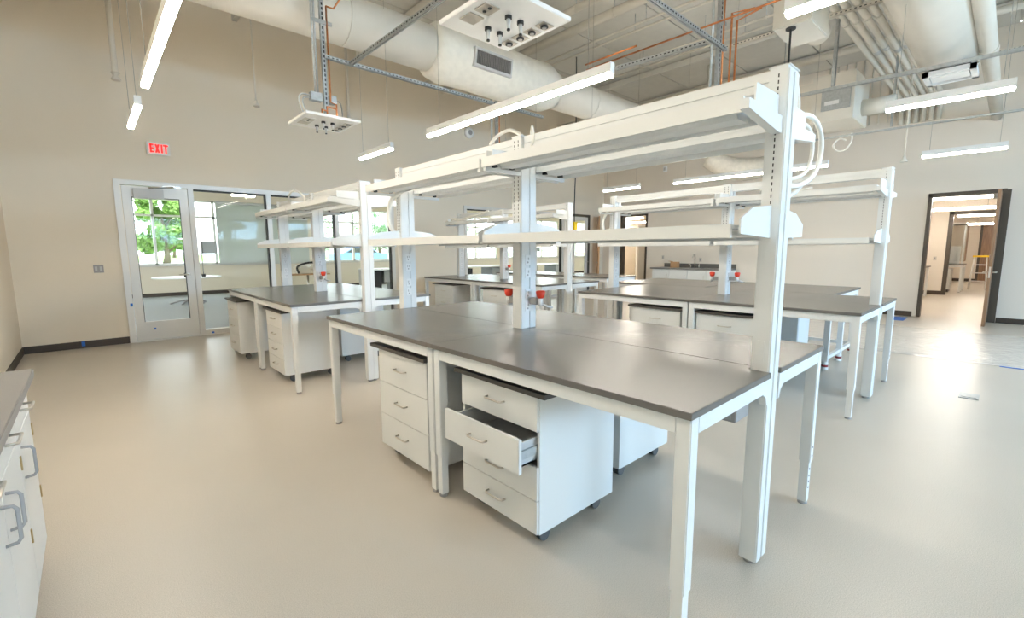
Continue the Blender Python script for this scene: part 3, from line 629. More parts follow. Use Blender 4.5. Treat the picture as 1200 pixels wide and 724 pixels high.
# ------------------------------------------------------------------ third row: cart-mounted tables behind the right bench
def plain_table(label, x0, x1, y0, y1, cart):
    t = thing('lab_table', label, 'table', ((x0 + x1) / 2, (y0 + y1) / 2, 0), 'tables of the third row')
    B(x0, x1, y0, y1, H - .026, H).build('tabletop', 'top', t)
    MB().box(x0 + .02, x0 + .05, y0 + .07, y1 - .07, H - .09, H - .0265).build('apron_rail', 'white', t); B(x1 - .05, x1 - .02, y0 + .07, y1 - .07, H - .09, H - .0265).build('apron_rail', 'white', t)
    B(x0 + .02, x1 - .02, y0 + .02, y0 + .07, H - .09, H - .0265).build('apron_rail', 'white', t); B(x0 + .02, x1 - .02, y1 - .07, y1 - .02, H - .09, H - .0265).build('apron_rail', 'white', t)
    xs = (x0 + .07, (x0 + x1) / 2, x1 - .07)
    for x in xs:
        for y in (y0 + .045, y1 - .045):
            lg = B(x - .028, x + .028, y - .028, y + .028, .10 if cart else .02, H - .09).build('leg', 'white', t)
            if cart:
                MB().tube([(x, y, 0), (x, y, .03), (x, y, .034), (x, y, .06), (x, y, .064), (x, y, .10)], [.035, .038, .03, .03, .036, .03], 12).build('leveling_foot', 'plate', lg)
                MB().tube([(x, y, .034), (x, y, .06)], .034, 12).build('foot_ring', 'ring', lg)
            else: MB().tube([(x, y, 0), (x, y, .02)], .022, 10).build('leveling_foot', 'grey', lg)
    if cart:
        for y in (y0 + .045, y1 - .045): B(xs[0], xs[2], y - .02, y + .02, .12, .16).build('lower_rail', 'white', t)
        for x in (xs[0], xs[2]): B(x - .02, x + .02, y0 + .07, y1 - .07, .12, .16).build('lower_rail', 'white', t)
    return t
plain_table('mobile table with red-ringed feet behind the right bench', 6.32, 7.74, 1.36, 2.85, True)
plain_table('table of the third row behind the right bench, farther along', 6.32, 7.74, 2.87, 4.4, False)
plain_table('dark-topped table of the third row, near the far corner', 7.25, 8.25, 5.2, 6.8, False)
plain_table('dark-topped table of the third row, nearest the second storefront', 7.25, 8.25, 6.82, 8.45, False)
def basecab(label, x0, x1, y0, y1):
    t = thing('base_cabinet', label, 'cabinet', ((x0 + x1) / 2, (y0 + y1) / 2, 0), 'cabinets under the third row')
    B(x0 + .02, x1, y0, y1, .165, .80).build('body', 'lam', t)
    for k in range(2):
        ya = y0 + (y1 - y0) * k / 2 + .004; yb = y0 + (y1 - y0) * (k + 1) / 2 - .004
        d = B(x0, x0 + .02, ya, yb, .18, .79).build('door', 'lam', t); MB().tube([(x0, ya + .05, .6), (x0 - .03, ya + .05, .6), (x0 - .03, ya + .05, .72), (x0, ya + .05, .72)], .005, 6).build('handle', 'steel', d)
    for yy in (y0 + .05, y1 - .05):
        for xx in (x0 + .07, x1 - .05): MB().tube([(xx, yy, 0), (xx, yy, .165)], .02, 8).build('foot', 'grey', t)
basecab('white cabinet under the mobile table, seen below the right bench', 6.52, 7.0, 1.75, 2.7); basecab('white cabinet under the farther third-row table', 6.52, 7.0, 3.0, 4.2)

# ------------------------------------------------------------------ left counter with cabinets
ctr = tag(B(WL + .014, -.23, -.6, 2.98, .876, H).build('countertop', 'counter', bevel=.003, loc=(-.5, 1.2, .876)), 'grey countertop running along the left wall', 'countertop')
def lcab(label, y0, y1, doors, hinge_far=True):
    t = thing('base_cabinet', label, 'cabinet', (-.5, (y0 + y1) / 2, 0), 'white cabinets along the left wall')
    xf = -.262
    B(WL + .016, xf - .02, y0 + .001, y1 - .001, .10, .874).build('body', 'lam', t); B(WL + .016, xf - .08, y0 + .001, y1 - .001, 0, .10).build('toe_kick', 'base', t)
    n = len(doors)
    dw = (y1 - y0) / n
    for k, hs in enumerate(doors):
        ya, yb = y0 + k * dw + .002, y0 + (k + 1) * dw - .002
        dr = B(xf - .02, xf, ya, yb, .735, .868).build('drawer', 'lam', t, bevel=.002); ym = (ya + yb) / 2
        MB().tube([(xf, ym - .06, .80), (xf + .032, ym - .055, .80), (xf + .032, ym + .055, .80), (xf, ym + .06, .80)], .0055, 8).build('handle', 'steel', dr)
        d = B(xf - .02, xf, ya, yb, .105, .731).build('door', 'lam', t, bevel=.002)
        yh = ya + .055 if hs > 0 else yb - .055
        MB().tube([(xf, yh, .555), (xf + .026, yh, .558), (xf + .034, yh, .57), (xf + .034, yh, .665), (xf + .026, yh, .677), (xf, yh, .68)], .0055, 8).build('handle', 'grey', d)
        ye = yb if hs > 0 else ya
        for z in (.31, .61): B(xf, xf + .005, ye - .012, ye + .0, z, z + .055).build('hinge', 'brass', d)
lcab('single-door white cabinet at the far end of the left counter', 2.51, 2.975, [1])
lcab('double-door white cabinet in the middle of the left counter', 1.57, 2.51, [-1, 1])
lcab('double-door white cabinet at the near end of the left counter', .63, 1.57, [-1, 1])
lcab('double-door white cabinet of the left counter, beside the viewer', -.31, .63, [-1, 1])

# ------------------------------------------------------------------ wall fittings
ex = thing('exit_sign', 'red EXIT sign on the wall above the glass door', 'sign', (.975, WD - .02, 3.06))
B(.825, 1.125, WD - .045, WD, 2.965, 3.155).build('housing', 'exitface', ex, bevel=.008)
L = MB(); z0, z1, t_ = 2.995, 3.125, .022; yy = (WD - .049, WD - .045)
L.box(.865, .865 + t_, *yy, z0, z1)
for z in (z0, (z0 + z1) / 2 - t_ / 2, z1 - t_): L.box(.865, .915, *yy, z, z + t_)
L.prism([(.928, z0), (.954, z0), (.992, z1), (.966, z1)], 'y', *yy); L.prism([(.966, z0), (.992, z0), (.954, z1), (.928, z1)], 'y', yy[0] - .0005, yy[1])
L.box(1.006, 1.006 + t_, *yy, z0, z1); L.box(1.057, 1.057 + t_, *yy, z0, z1); L.box(1.037, 1.10, *yy, z1 - t_, z1)
L.build('lettering', 'exitred', ex)
def wallplate(x, y, z, label, ax='y', n=2):
    t = thing('wall_plate', label, 'wall plate', (x, y, z))
    if ax == 'y':
        B(x - .058, x + .058, y - .006, y, z - .06, z + .06).build('plate', 'grey', t)
        for k in (-1, 1): B(x + k * .028 - .014, x + k * .028 + .014, y - .010, y - .006, z - .033, z + .033).build('switch', 'lgrey', t)
    else:
        B(x - .006, x, y - .04, y + .04, z - .06, z + .06).build('plate', 'steel', t); B(x - .010, x - .006, y - .015, y + .015, z - .033, z + .033).build('switch', 'grey', t)
wallplate(.10, WD, 1.185, 'steel double switch plate on the wall left of the glass door')
wallplate(XA, 1.62, 1.12, 'small grey switch plate in the room behind the bronze door', 'x')
wallplate(WB, 6.0, 1.14, 'grey outlet plate on the right wall above the sink', 'x')
wallplate(WB, 7.16, 1.20, 'small outlet plate on the right wall left of the sink', 'x')
# sprinkler drops
def drop(x, y, z, r, label, g='white sprinkler drops'):
    t = thing('sprinkler_drop', label, 'sprinkler', (x, y, z), g)
    MB().tube([(x, y, z), (x, y, CZ)], r, 10).build('pipe', 'ductp', t)
    MB().tube([(x, y, z - .10), (x, y, z - .085), (x, y, z - .04), (x, y, z)], [.05, .055, .025, r * 1.5], 12).build('head', 'ductp', t)
drop(.497, 8.5, 3.86, .035, 'thick white sprinkler drop above and left of the exit sign'); drop(2.22, 8.5, 3.86, .012, 'thin white sprinkler drop right of the exit sign'); drop(4.09, 9.25, 4.06, .03, 'white pipe drop behind the small service panel'); drop(10.4, 1.4, 3.0, .012, 'thin sprinkler drop above the right pendant')
sm = thing('smoke_detector', 'round white detector on the far wall below the wrapped duct', 'detector', (7.19, WD, 4.31)); MB().tube([(7.19, WD, 4.31), (7.19, WD - .05, 4.31), (7.19, WD - .08, 4.31)], [.13, .13, .09], 18).build('body', 'plate', sm); MB().tube([(7.19, WD - .08, 4.31), (7.19, WD - .084, 4.31)], .06, 14).build('lens', 'grey', sm)
sm = thing('strobe', 'small white strobe on the right wall above the pendants', 'detector', (WB, 7.18, 3.79)); B(WB - .06, WB, 7.12, 7.24, 3.71, 3.87).build('body', 'plate', sm, bevel=.01); B(WB - .075, WB - .06, 7.15, 7.21, 3.75, 3.83).build('lens', 'lgrey', sm)
# yellow pull box on its cord
yb = thing('pendant_box', 'yellow outlet box hanging on a black cord near the far corner', 'outlet box', (8, 6.62, 1.96))
B(7.93, 8.04, 6.58, 6.68, 1.88, 2.05).build('box', 'yellow', yb, bevel=.006); B(7.90, 7.96, 6.66, 6.72, 1.88, 2.03).build('back_plate', 'grey', yb); MB().tube([(8, 6.64, 2.05), (7.99, 6.64, 2.4), (8.02, 6.64, 3.2), (8, 6.64, CZ)], .012, 6).build('cord', 'black', yb)

# ------------------------------------------------------------------ sink counter on the right wall
sk = tag(B(12.16, WB, 5.0, 7.2, .876, H).build('countertop', 'counter', loc=(12.5, 6.2, .876)), 'dark sink counter along the right wall', 'countertop'); 
tag(B(WB - .02, WB, 5.0, 7.1, H + .001, 1.03).build('backsplash', 'top', loc=(WB, 6, H)), 'dark backsplash behind the sink faucets', 'backsplash')
sc = thing('sink_cabinet', 'white cabinet run under the sink counter', 'cabinet', (12.5, 6.1, 0)); B(12.22, WB - .015, 5.0, 7.15, .1, .875).build('body', 'lam', sc); B(12.28, WB - .015, 5.0, 7.15, 0, .1).build('toe_kick', 'base', sc)
for k in range(4):
    d = B(12.20, 12.22, 5.0 + k * .5375 + .004, 5.0 + (k + 1) * .5375 - .004, .11, .865).build('door', 'lam', sc); yk = 5.06 + k * .5375
    MB().tube([(12.20, yk, .6), (12.17, yk, .6), (12.17, yk, .72), (12.20, yk, .72)], .006, 6).build('handle', 'steel', d)
def faucet(y, label):
    t = thing('faucet', label, 'faucet', (12.68, y, H), 'faucets on the sink counter')
    MB().tube([(12.70, y, H), (12.70, y, 1.22), (12.66, y, 1.29), (12.58, y, 1.29), (12.54, y, 1.2)], .013, 8).build('spout', 'steel', t)
    for q in (-.12, .12): MB().tube([(12.70, y + q, H), (12.70, y + q, 1.0)], .014, 8).tube([(12.70, y + q, 1.0), (12.64, y + q * 1.3, 1.02)], .010, 8).build('handle', 'steel', t)
faucet(6.1, 'steel goose-neck faucet on the sink counter')
t = thing('cardboard_box', 'small brown cardboard box on the sink counter', 'box', (12.5, 6.6, H)); B(12.42, 12.58, 6.5, 6.7, H, 1.08).build('carton', 'card', t); MB().prism([(6.70, 1.08), (6.78, 1.10), (6.78, 1.105), (6.70, 1.086)], 'x', 12.42, 12.58).build('flap', 'card', t)

# ------------------------------------------------------------------ floor items
sheet = MB(); nx, ny = 14, 30; b0 = 0
for i in range(nx + 1):
    for j in range(ny + 1):
        x = 8.08 + (11.02 - 8.08) * i / nx; y = -3.2 + 6.6 * j / ny
        ed = random.uniform(-.03, .03) if i in (0, nx) else 0
        sheet.v.append((x + ed, y, .002 + (random.uniform(0, .012) if 0 < i < nx and 0 < j < ny else 0)))
for i in range(nx):
    for j in range(ny): k = i * (ny + 1) + j; sheet.f.append((k, k + ny + 1, k + ny + 2, k + 1)); sheet.sm.append(1)
tag(sheet.build('plastic_sheet', 'sheet'), 'wrinkled clear plastic sheet taped across the floor on the right', 'plastic sheet')
tape(8.06, 8.1, -.9, -.02, .001, .004, 'blue tape strip along the near edge of the plastic sheet')
fb = thing('floor_box', 'small metal floor box in the floor on the right', 'floor box', (6.21, .16, 0)); B(6.10, 6.32, .09, .23, 0, .008).build('frame', 'galv', fb); B(6.13, 6.29, .105, .215, .008, .013).build('lid', 'galv', fb)

# ------------------------------------------------------------------ ceiling: ducts
def tubex(mb, x0, x1, y, z, r, n=28): return mb.tube([(x0, y, z), (x1, y, z)], r, n)
dk = thing('round_duct', 'long white round duct crossing below the ceiling', 'duct', (3, 5.95, 4.31))
tubex(MB(), WL, 4.0, 5.95, 4.31, .30).build('pipe', 'ductp', dk); tubex(MB(), 6.3, WB, 5.95, 4.31, .30).build('pipe', 'ductp', dk)
for x in (.9, 2.6, 7.5, 9.0): tubex(MB(), x, x + .02, 5.95, 4.31, .306).build('seam_ring', 'ductp', dk); 
wr = MB().tube([(3.84, 5.95, 4.31), (3.92, 5.95, 4.31), (4.1, 5.95, 4.30), (4.6, 5.95, 4.29), (5.2, 5.95, 4.30), (5.8, 5.95, 4.29), (6.2, 5.95, 4.30), (6.45, 5.95, 4.31)], [.31, .375, .405, .385, .405, .39, .40, .31], 30)
wr.build('insulation_wrap', 'wrap', dk)
# diffuser set in the wrap, facing the viewer and down
n_ = Vector((0, -.99, -.14)); vdir = Vector((0, -.14, .99)); c0 = Vector((4.75, 5.95 - .99 * .405, 4.29 - .14 * .405))
def dq(mb, x0, x1, v0, v1, d0, d1):
    P = []
    for d in (d0, d1):
        for (x, v) in ((x0, v0), (x1, v0), (x1, v1), (x0, v1)): P.append(tuple(Vector((x, c0.y, c0.z)) + vdir * v + n_ * d))
    k = len(mb.v); mb.v += P; mb.f += [tuple(k + i for i in q) for q in ((3, 2, 1, 0), (4, 5, 6, 7), (0, 1, 5, 4), (1, 2, 6, 5), (2, 3, 7, 6), (3, 0, 4, 7))]; mb.sm += [0] * 6; return mb
fr = MB(); dq(fr, 4.38, 4.41, -.13, .13, -.06, .03); dq(fr, 5.08, 5.11, -.13, .13, -.06, .03); dq(fr, 4.41, 5.08, .10, .13, -.06, .03); dq(fr, 4.41, 5.08, -.13, -.09, -.06, .03)
fr.build('diffuser_frame', 'lgrey', dk); dq(MB(), 4.41, 5.08, -.09, .10, -.05, -.004).build('diffuser_core', 'dark', dk)
for k in range(22): x = 4.42 + k * .0305; dq(MB(), x, x + .006, -.09, .10, -.004, .02).build('diffuser_blade', 'grey', dk)
# pipes along Y under the deck
def ypipe(x, z, r, y0, y1, m, label, g='pipes under the roof deck', rods=()):
    t = thing('ceiling_pipe', label, 'pipe', (x, (y0 + y1) / 2, z), g); MB().tube([(x, y0, z), (x, y1, z)], r, 10).build('pipe', m, t)
    for y in rods:
        MB().tube([(x, y, z + r), (x, y, CZ)], .006, 5).build('hanger_rod', 'galv', t); MB().tube([(x, y - .015, z), (x, y + .015, z)], r + .008, 10).build('clamp', 'ductp', t)
    return t
ypipe(6.45, 5.15, .07, WR, WD, 'ductp', 'thick white pipe under the deck above the centre pendant', rods=(3.2, 4.6))
ypipe(6.0, 5.2, .055, WR, WD, 'ductp', 'white pipe under the deck, left of the thick pipe', rods=(3.0, 5.0))
ypipe(7.05, 5.15, .018, WR, WD, 'ductp', 'thin conduit under the deck, right of the thick pipe', rods=(3.4, 4.4))
ypipe(7.35, 5.2, .018, WR, WD, 'ductp', 'second thin conduit under the deck, right of the thick pipe', rods=(2.4, 4.8))
ypipe(8.3, 5.1, .02, WR, WD, 'ductp', 'thin conduit under the deck above the second row', rods=(3.0, 4.0))
ypipe(8.75, 5.15, .02, WR, WD, 'ductp', 'thin conduit under the deck beyond the second row', rods=(3.5, 5.5))
ypipe(10.5, 5.0, .06, WR, WD, 'ductp', 'thick white pipe under the deck near the right wall', rods=(1.8, 3.4))
for x in (2.2, 4.4, 9.8, 11.6):
    jt = B(x - .04, x + .04, WR, WD, CZ - .16, CZ - .035).build('trim_%d' % int(x * 10), 'deck', **ST)
cp = thing('copper_pipe', 'long copper pipe running under the deck toward the wrapped duct', 'pipe', (5.34, 3, 3.92), 'copper pipes')
MB().tube([(5.34, -1, 3.92), (5.34, 4.25, 3.92)], .011, 8).build('pipe', 'copper', cp)
MB().tube([(5.25, 3.4, 3.95), (5.25, 4.2, 3.95)], .012, 8).build('branch', 'copper', cp)
# struts
def strut(a, b, label, m='galv', w=.041, slots_=True):
    a = Vector(a); b = Vector(b); t = thing('strut_channel', label, 'strut', tuple((a + b) / 2), 'steel strut channels')
    d = (b - a).normalized(); L = (b - a).length
    if abs(d.z) > .9: u, v = Vector((1, 0, 0)), Vector((0, 1, 0))
    else: u, v = d.cross(Vector((0, 0, 1))).normalized(), Vector((0, 0, 1))
    mb = MB()
    def bar(u0, u1, v0, v1, l0=0, l1=None, mm=None):
        mm = mm or mb; l1 = L if l1 is None else l1; k = len(mm.v)
        for l in (l0, l1):
            for (p, q) in ((u0, v0), (u1, v0), (u1, v1), (u0, v1)): mm.v.append(tuple(a + d * l + u * p + v * q))
        mm.f += [tuple(k + i for i in q) for q in ((3, 2, 1, 0), (4, 5, 6, 7), (0, 1, 5, 4), (1, 2, 6, 5), (2, 3, 7, 6), (3, 0, 4, 7))]; mm.sm += [0] * 6
    h = w / 2; bar(-h, h, h - .004, h); bar(-h, -h + .004, -h, h - .004); bar(h - .004, h, -h, h - .004); bar(-h, -h + .012, -h, -h + .004); bar(h - .012, h, -h, -h + .004)
    mb.build('channel', m, t)
    if slots_:
        sl = MB(); l = .03
        while l < L - .03:
            for s in (-1, 1): bar(s * (h + .001) - .001, s * (h + .001) + .001, -.006, .006, l, l + .022, sl)
            l += .05
        sl.build('slot_row', 'dark', t, kind='stuff')
    return t
strut((2.15, 5.43, 3.6), (5.7, 5.43, 3.6), 'long steel strut running right from the small panel post')
strut((2.46, 5.408, 3.605), (2.46, 1.5, 3.605), 'steel strut crossing the white duct toward the viewer')
strut((2.2, 2.38, 3.65), (5.45, 2.38, 3.65), 'steel strut sloping down toward the copper risers at top centre')
strut((7.62, 3.2, 3.6), (7.80, -1.5, 3.6), 'light grey strut crossing the right pendants', slots_=False)
strut((7.62, 1.85, 3.62), (7.62, 1.85, CZ), 'vertical strut holding the right strut', slots_=False)
strut((5.15, 3.62, 3.72), (5.28, 2.45, 3.72), 'slotted strut beside the centre pendant end', w=.045)
strut((10.0, 3.6, 3.42), (10.2, -1.5, 3.42), 'lower thin grey strut on the right', w=.03, slots_=False)
strut((9.98, 1.55, 3.44), (9.98, 1.55, CZ), 'vertical strut holding the lower right strut', w=.03, slots_=False)
# service panels
def panel(cx, cy, zb, label, elbow=False, py=0):
    t = thing('service_panel', label, 'service panel', (cx, cy, zb), 'ceiling service panels')
    B(cx - .30, cx + .30, cy - .30, cy + .30, zb, zb + .028).build('plate', 'plate', t, bevel=.004)
    for k, dy in ((0, -.05), (1, .10)):
        o = B(cx - .25, cx - .14, cy + dy - .065, cy + dy + .045, zb - .006, zb).build('outlet_plate', 'steel', t)
        if k == 0:
            for q in (-.025, .025): MB().tube([(cx - .195, cy + dy - .01 + q, zb - .010), (cx - .195, cy + dy - .01 + q, zb - .006)], .012, 10).build('socket', 'dark', o)
    for k in range(4):
        yy = cy - .145 + k * .113; xx = cx + .215
        o = B(xx - .048, xx + .048, yy - .04, yy + .04, zb - .005, zb).build('gas_plate', 'steel', t); MB().tube([(xx, yy, zb - .012), (xx, yy, zb - .005)], .026, 14).build('ring', 'dark', o); MB().tube([(xx, yy, zb - .016), (xx, yy, zb - .012)], .015, 12).build('hub', 'grey', o)
    for dx, dy in ((-.043, -.083), (.06, -.083), (-.043, .115), (.06, .115)):
        o = MB().tube([(cx + dx, cy + dy, zb), (cx + dx, cy + dy, zb - .02)], .022, 12).build('nozzle', 'dark', t); MB().tube([(cx + dx, cy + dy, zb - .02), (cx + dx, cy + dy, zb - .075)], [.014, .010], 10).build('tip', 'lgrey', o)
        MB().tube([(cx + dx, cy + dy, zb - .075), (cx + dx, cy + dy, zb - .085)], .011, 8).build('tip_end', 'dark', o)
    px_, py_ = cx + .03, cy + py
    st = MB(); st.box(px_ - .022, px_ + .022, py_ - .022, py_ - .018, zb + .03, CZ).box(px_ - .022, px_ - .018, py_ - .018, py_ + .022, zb + .03, CZ).box(px_ + .018, px_ + .022, py_ - .018, py_ + .022, zb + .03, CZ)
    so = st.build('hanger_post', 'galv', t)
    sl = MB(); z = zb + .06
    while z < CZ - .1: sl.box(px_ - .008, px_ + .008, py_ - .0235, py_ - .022, z, z + .03); z += .05
    sl.build('slot_row', 'dark', so, kind='stuff')
    for dx, dy in ((-.10, .03), (-.065, .05)): MB().tube([(px_ + dx, py_ + dy, zb + .30), (px_ + dx, py_ + dy, CZ)], .012, 8).build('conduit', 'galv', t)
    B(px_ - .16, px_ - .03, py_ + .0, py_ + .08, zb + .24, zb + .33).build('junction_box', 'galv', t, bevel=.004); B(px_ + .05, px_ + .13, py_ + .0, py_ + .08, zb + .24, zb + .33).build('junction_box', 'galv', t, bevel=.004)
    B(px_ - .12, px_ + .10, py_ - .035, py_ - .022, zb + 1.06, zb + 1.10).build('clamp_bar', 'galv', t)
    for dx in (.045, ): MB().tube([(px_ + dx, py_ - .03, CZ if not elbow else zb + 1.26), (px_ + dx, py_ - .03, zb + .24), (px_ + .10, py_ - .05, zb + .22), (px_ + .10, py_ - .05, zb + .028)], .010, 8).build('copper_riser', 'copper', t)
    MB().tube([(px_ + .10, py_ - .05, zb + .17), (px_ - .02, py_ - .08, zb + .17), (px_ - .02, py_ - .08, zb + .028)], .010, 8).build('copper_branch', 'copper', t)
    MB().tube([(px_ - .02, py_ - .08, zb + .12), (px_ - .09, py_ - .11, zb + .12), (px_ - .09, py_ - .11, zb + .028)], .010, 8).build('copper_branch', 'copper', t)
    MB().tube([(px_ - .16, py_ + .04, zb + .29), (px_ - .25, py_ + .05, zb + .29), (px_ - .28, py_ + .04, zb + .2), (px_ - .22, py_ + .02, zb + .03)], .008, 8, smooth=5).build('hose', 'lgrey', t)
    MB().tube([(px_ - .16, py_ + .06, zb + .27), (px_ - .22, py_ + .07, zb + .26), (px_ - .23, py_ + .06, zb + .18), (px_ - .17, py_ + .04, zb + .03)], .008, 8, smooth=5).build('hose', 'lgrey', t)
    MB().tube([(px_ + .13, py_ + .04, zb + .30), (px_ + .19, py_ + .05, zb + .27), (px_ + .20, py_ + .03, zb + .15), (px_ + .17, py_ + .0, zb + .03)], .007, 8, smooth=5).build('hose', 'wire', t)
    if elbow: MB().tube([(px_ + .045, py_ - .03, zb + 1.26), (px_ + .13, py_ - .03, zb + 1.26), (px_ + .23, py_ - .05, zb + 1.42), (px_ + .23, py_ - 1.5, zb + 1.42)], .010, 8).build('copper_branch', 'copper', t)
    return t
panel(2.12, 5.455, 2.88, 'small-looking white service panel hanging at upper left on a strut', True); panel(2.095, 2.335, 2.88, 'large white service panel with sockets at the top centre'); panel(5.42, 2.46, 2.88, 'service panel over the right bench, hidden behind the near shelves'); panel(5.63, 6.55, 2.88, 'service panel over the centre rear bench, behind the near shelves')
cr = thing('copper_riser', 'pair of copper risers beside the strut above the near shelves', 'pipe', (5.5, 2.4, 3.2), 'copper pipes')
MB().tube([(5.53, 2.36, 2.95), (5.53, 2.36, 4.05), (5.34, 2.05, 3.925)], .012, 8).build('riser', 'copper', cr); MB().tube([(5.60, 2.33, 2.95), (5.60, 2.33, 3.98), (5.38, 2.0, 3.925)], .012, 8).build('riser', 'copper', cr)
# six white pipes along X at right
for k in range(6):
    y = 1.25 + k * .118; z = 4.5
    t = thing('ceiling_pipe', ['first', 'second', 'third', 'fourth', 'fifth', 'sixth'][k] + ' of the six parallel white pipes at upper right, counted from the right', 'pipe', (9, y, z), 'six parallel white pipes')
    MB().tube([(2.5, y, z), (12.55, y, z), (12.72, y, z - .06), (12.77, y, z - .3), (12.77, y, 4.0)], .043, 12).build('pipe', 'ductp', t)
    MB().tube([(7.9, y, z), (7.95, y, z)], .05, 12).build('coupling', 'ductp', t)
    if k < 5: MB().tube([(9.2 + .1 * (k % 3), y, z), (9.35 + .1 * (k % 3), y, z)], .045, 12).build('label_band', 'lgrey', t)
strut((7.3, 3.2, 4.43), (7.55, -2, 4.43), 'perforated white strut under the six parallel pipes', m='ductp')
strut((10.6, 3.0, 4.43), (10.6, -2, 4.43), 'second white strut under the six parallel pipes', m='ductp')
# big pipe along X far right with round duct and grille
t = thing('round_duct', 'fat white pipe at the top right corner running to the right wall', 'duct', (9, .45, 3.9), 'ducts on the right'); tubex(MB(), 3.6, WB - .02, .43, 3.90, .085, 20).build('pipe', 'ductp', t); tubex(MB(), 8.4, 8.5, .43, 3.9, .095, 20).build('collar', 'ductp', t)
t = thing('round_duct', 'wide round duct at upper right with a white grille', 'duct', (8, .74, 3.95), 'ducts on the right'); tubex(MB(), 3.0, 8.75, .80, 4.02, .33, 26).build('pipe', 'ductp', t); tubex(MB(), 8.72, 8.78, .80, 4.02, .345, 26).build('end_ring', 'ductp', t)
gx0, gx1, gy0, gy1, gz = 8.14, 8.66, .50, 1.0, 3.62
g = MB(); g.box(gx0, gx0 + .06, gy0, gy1, gz, gz + .06); g.box(gx1 - .06, gx1, gy0, gy1, gz, gz + .06); g.box(gx0, gx1, gy0, gy0 + .06, gz, gz + .06); g.box(gx0, gx1, gy1 - .06, gy1, gz, gz + .06); g.build('grille_frame', 'plate', t)
B(gx0 + .06, gx1 - .06, gy0 + .06, gy1 - .06, gz + .05, gz + .10).build('grille_core', 'dark', t); B(gx0 + .10, gx1 - .16, gy0 + .07, gy1 - .07, gz + .0, gz + .02).build('grille_blade', 'plate', t)
# vav boxes
t = thing('air_box', 'square beige air box beneath the bright top-edge pendant', 'air box', (6.0, 1.75, 3.9), 'air boxes'); B(5.72, 6.35, 1.63, 2.0, 3.8, 4.2).build('box', 'ductp', t, bevel=.01); tubex(MB(), 6.35, 6.7, 1.82, 4.0, .13, 18).build('collar', 'ductp', t)
t = thing('hanging_rod', 'thin black rod hanging from the square air box behind the near post', 'rod', (5.80, 1.84, 3.8)); MB().tube([(5.80, 1.84, 3.8), (5.80, 1.84, 2.6)], .011, 8).build('rod', 'black', t); MB().tube([(5.80, 1.84, 3.8), (5.80, 1.84, 3.785)], .05, 14).build('cap', 'black', t)
t = thing('air_box', 'beige duct transition box with a grey control panel, right of the near post', 'air box', (9.5, 2.2, 3.8), 'air boxes')
MB().box(9.3, 10.3, 1.95, 2.55, 3.55, 4.3).build('box', 'ductp', t, bevel=.01); MB().prism([(2.55, 3.6), (2.55, 4.25), (4.6, 4.1), (4.6, 3.75)], 'x', 9.4, 10.2).build('duct_run', 'ductp', t)
B(9.27, 9.3, 2.0, 2.4, 3.72, 4.05).build('control_panel', 'galv', t); B(9.262, 9.27, 2.15, 2.35, 3.80, 3.86).build('label_strip', 'plate', t); MB().tube([(9.9, 1.95, 3.8), (9.9, 1.5, 3.8)], .13, 16).build('collar', 'ductp', t)
cable([(10.06, 2.10, 3.45), (10.05, 2.10, 3.30), (10.05, 2.18, 3.18), (10.05, 2.30, 3.18), (10.05, 2.36, 3.28), (10.05, 2.28, 3.38), (10.05, 2.18, 3.34)], .014, 'small coiled cable hanging from the lower right strut')
# duct at the far right behind the shelves
t = thing('flexible_duct', 'wrinkled white flexible duct hanging above the right bench shelves', 'duct', (11, 4.6, 3.2)); MB().tube([(10.6, 4.9, 3.5), (10.8, 4.5, 3.25), (11.0, 4.0, 3.2), (11.2, 3.6, 3.35)], [.2, .24, .23, .18], 16, smooth=5).build('hose', 'wrapb', t); MB().tube([(10.6, 4.9, 3.5), (10.6, 4.9, CZ)], .1, 12).build('pipe', 'ductp', t)
# wall conduits high on the right wall
t = thing('conduit_bank', 'bank of thin painted conduits running up the top of the right wall', 'conduit', (WB - .03, 2.5, 4.1))
for k in range(9): y = 1.9 + k * .16; MB().tube([(WB - .03, y, 4.1), (WB - .03, y, CZ)], .013, 6).build('conduit', 'ductp', t)
MB().box(WB - .045, WB, 1.8, 3.3, 4.3, 4.33).build('clamp_bar', 'ductp', t)

# ------------------------------------------------------------------ conference room furniture
t = thing('meeting_table', 'white round meeting table behind the glass door', 'table', (1.98, 15.4, 0), 'conference tables'); MB().tube([(1.98, 15.45, .72), (1.98, 15.45, .745)], [.80, .80], 36).build('tabletop', 'plate', t); MB().tube([(1.98, 15.45, .06), (1.98, 15.45, .72)], .035, 10).build('column', 'steel', t)
for k in range(5): a = k * 1.2566 + .4; MB().tube([(1.98, 15.45, .10), (1.98 + .2 * math.cos(a), 15.45 + .2 * math.sin(a), .09), (1.98 + .45 * math.cos(a), 15.45 + .45 * math.sin(a), .01)], [.03, .026, .018], 8).build('foot', 'grey', t)
t = thing('monitor_stand', 'grey screen on a thin pole standing on the white meeting table', 'monitor', (2.35, 15.3, .745), None)
MB().tube([(2.32, 15.2, .745), (2.32, 15.2, 1.75)], .012, 8).build('pole', 'grey', t); B(2.33, 2.68, 15.16, 15.2, 1.38, 1.72).build('screen', 'pcb', t); MB().tube([(2.32, 15.2, .745), (2.32, 15.2, .82)], .05, 10).build('base', 'black', t); B(2.335, 2.345, 15.15, 15.16, 1.38, 1.72).build('edge', 'black', t)
t = thing('table_pole', 'thin dark pole with clamp on the meeting table, left of the screen', 'pole', (1.92, 15.3, .745), None); MB().tube([(1.92, 15.3, .745), (1.92, 15.3, 1.42)], .011, 8).build('pole', 'grey', t); MB().tube([(1.92, 15.3, .745), (1.92, 15.3, .86)], .035, 10).build('clamp', 'black', t); B(1.95, 2.05, 15.26, 15.34, .9, 1.08).build('arm', 'black', t)
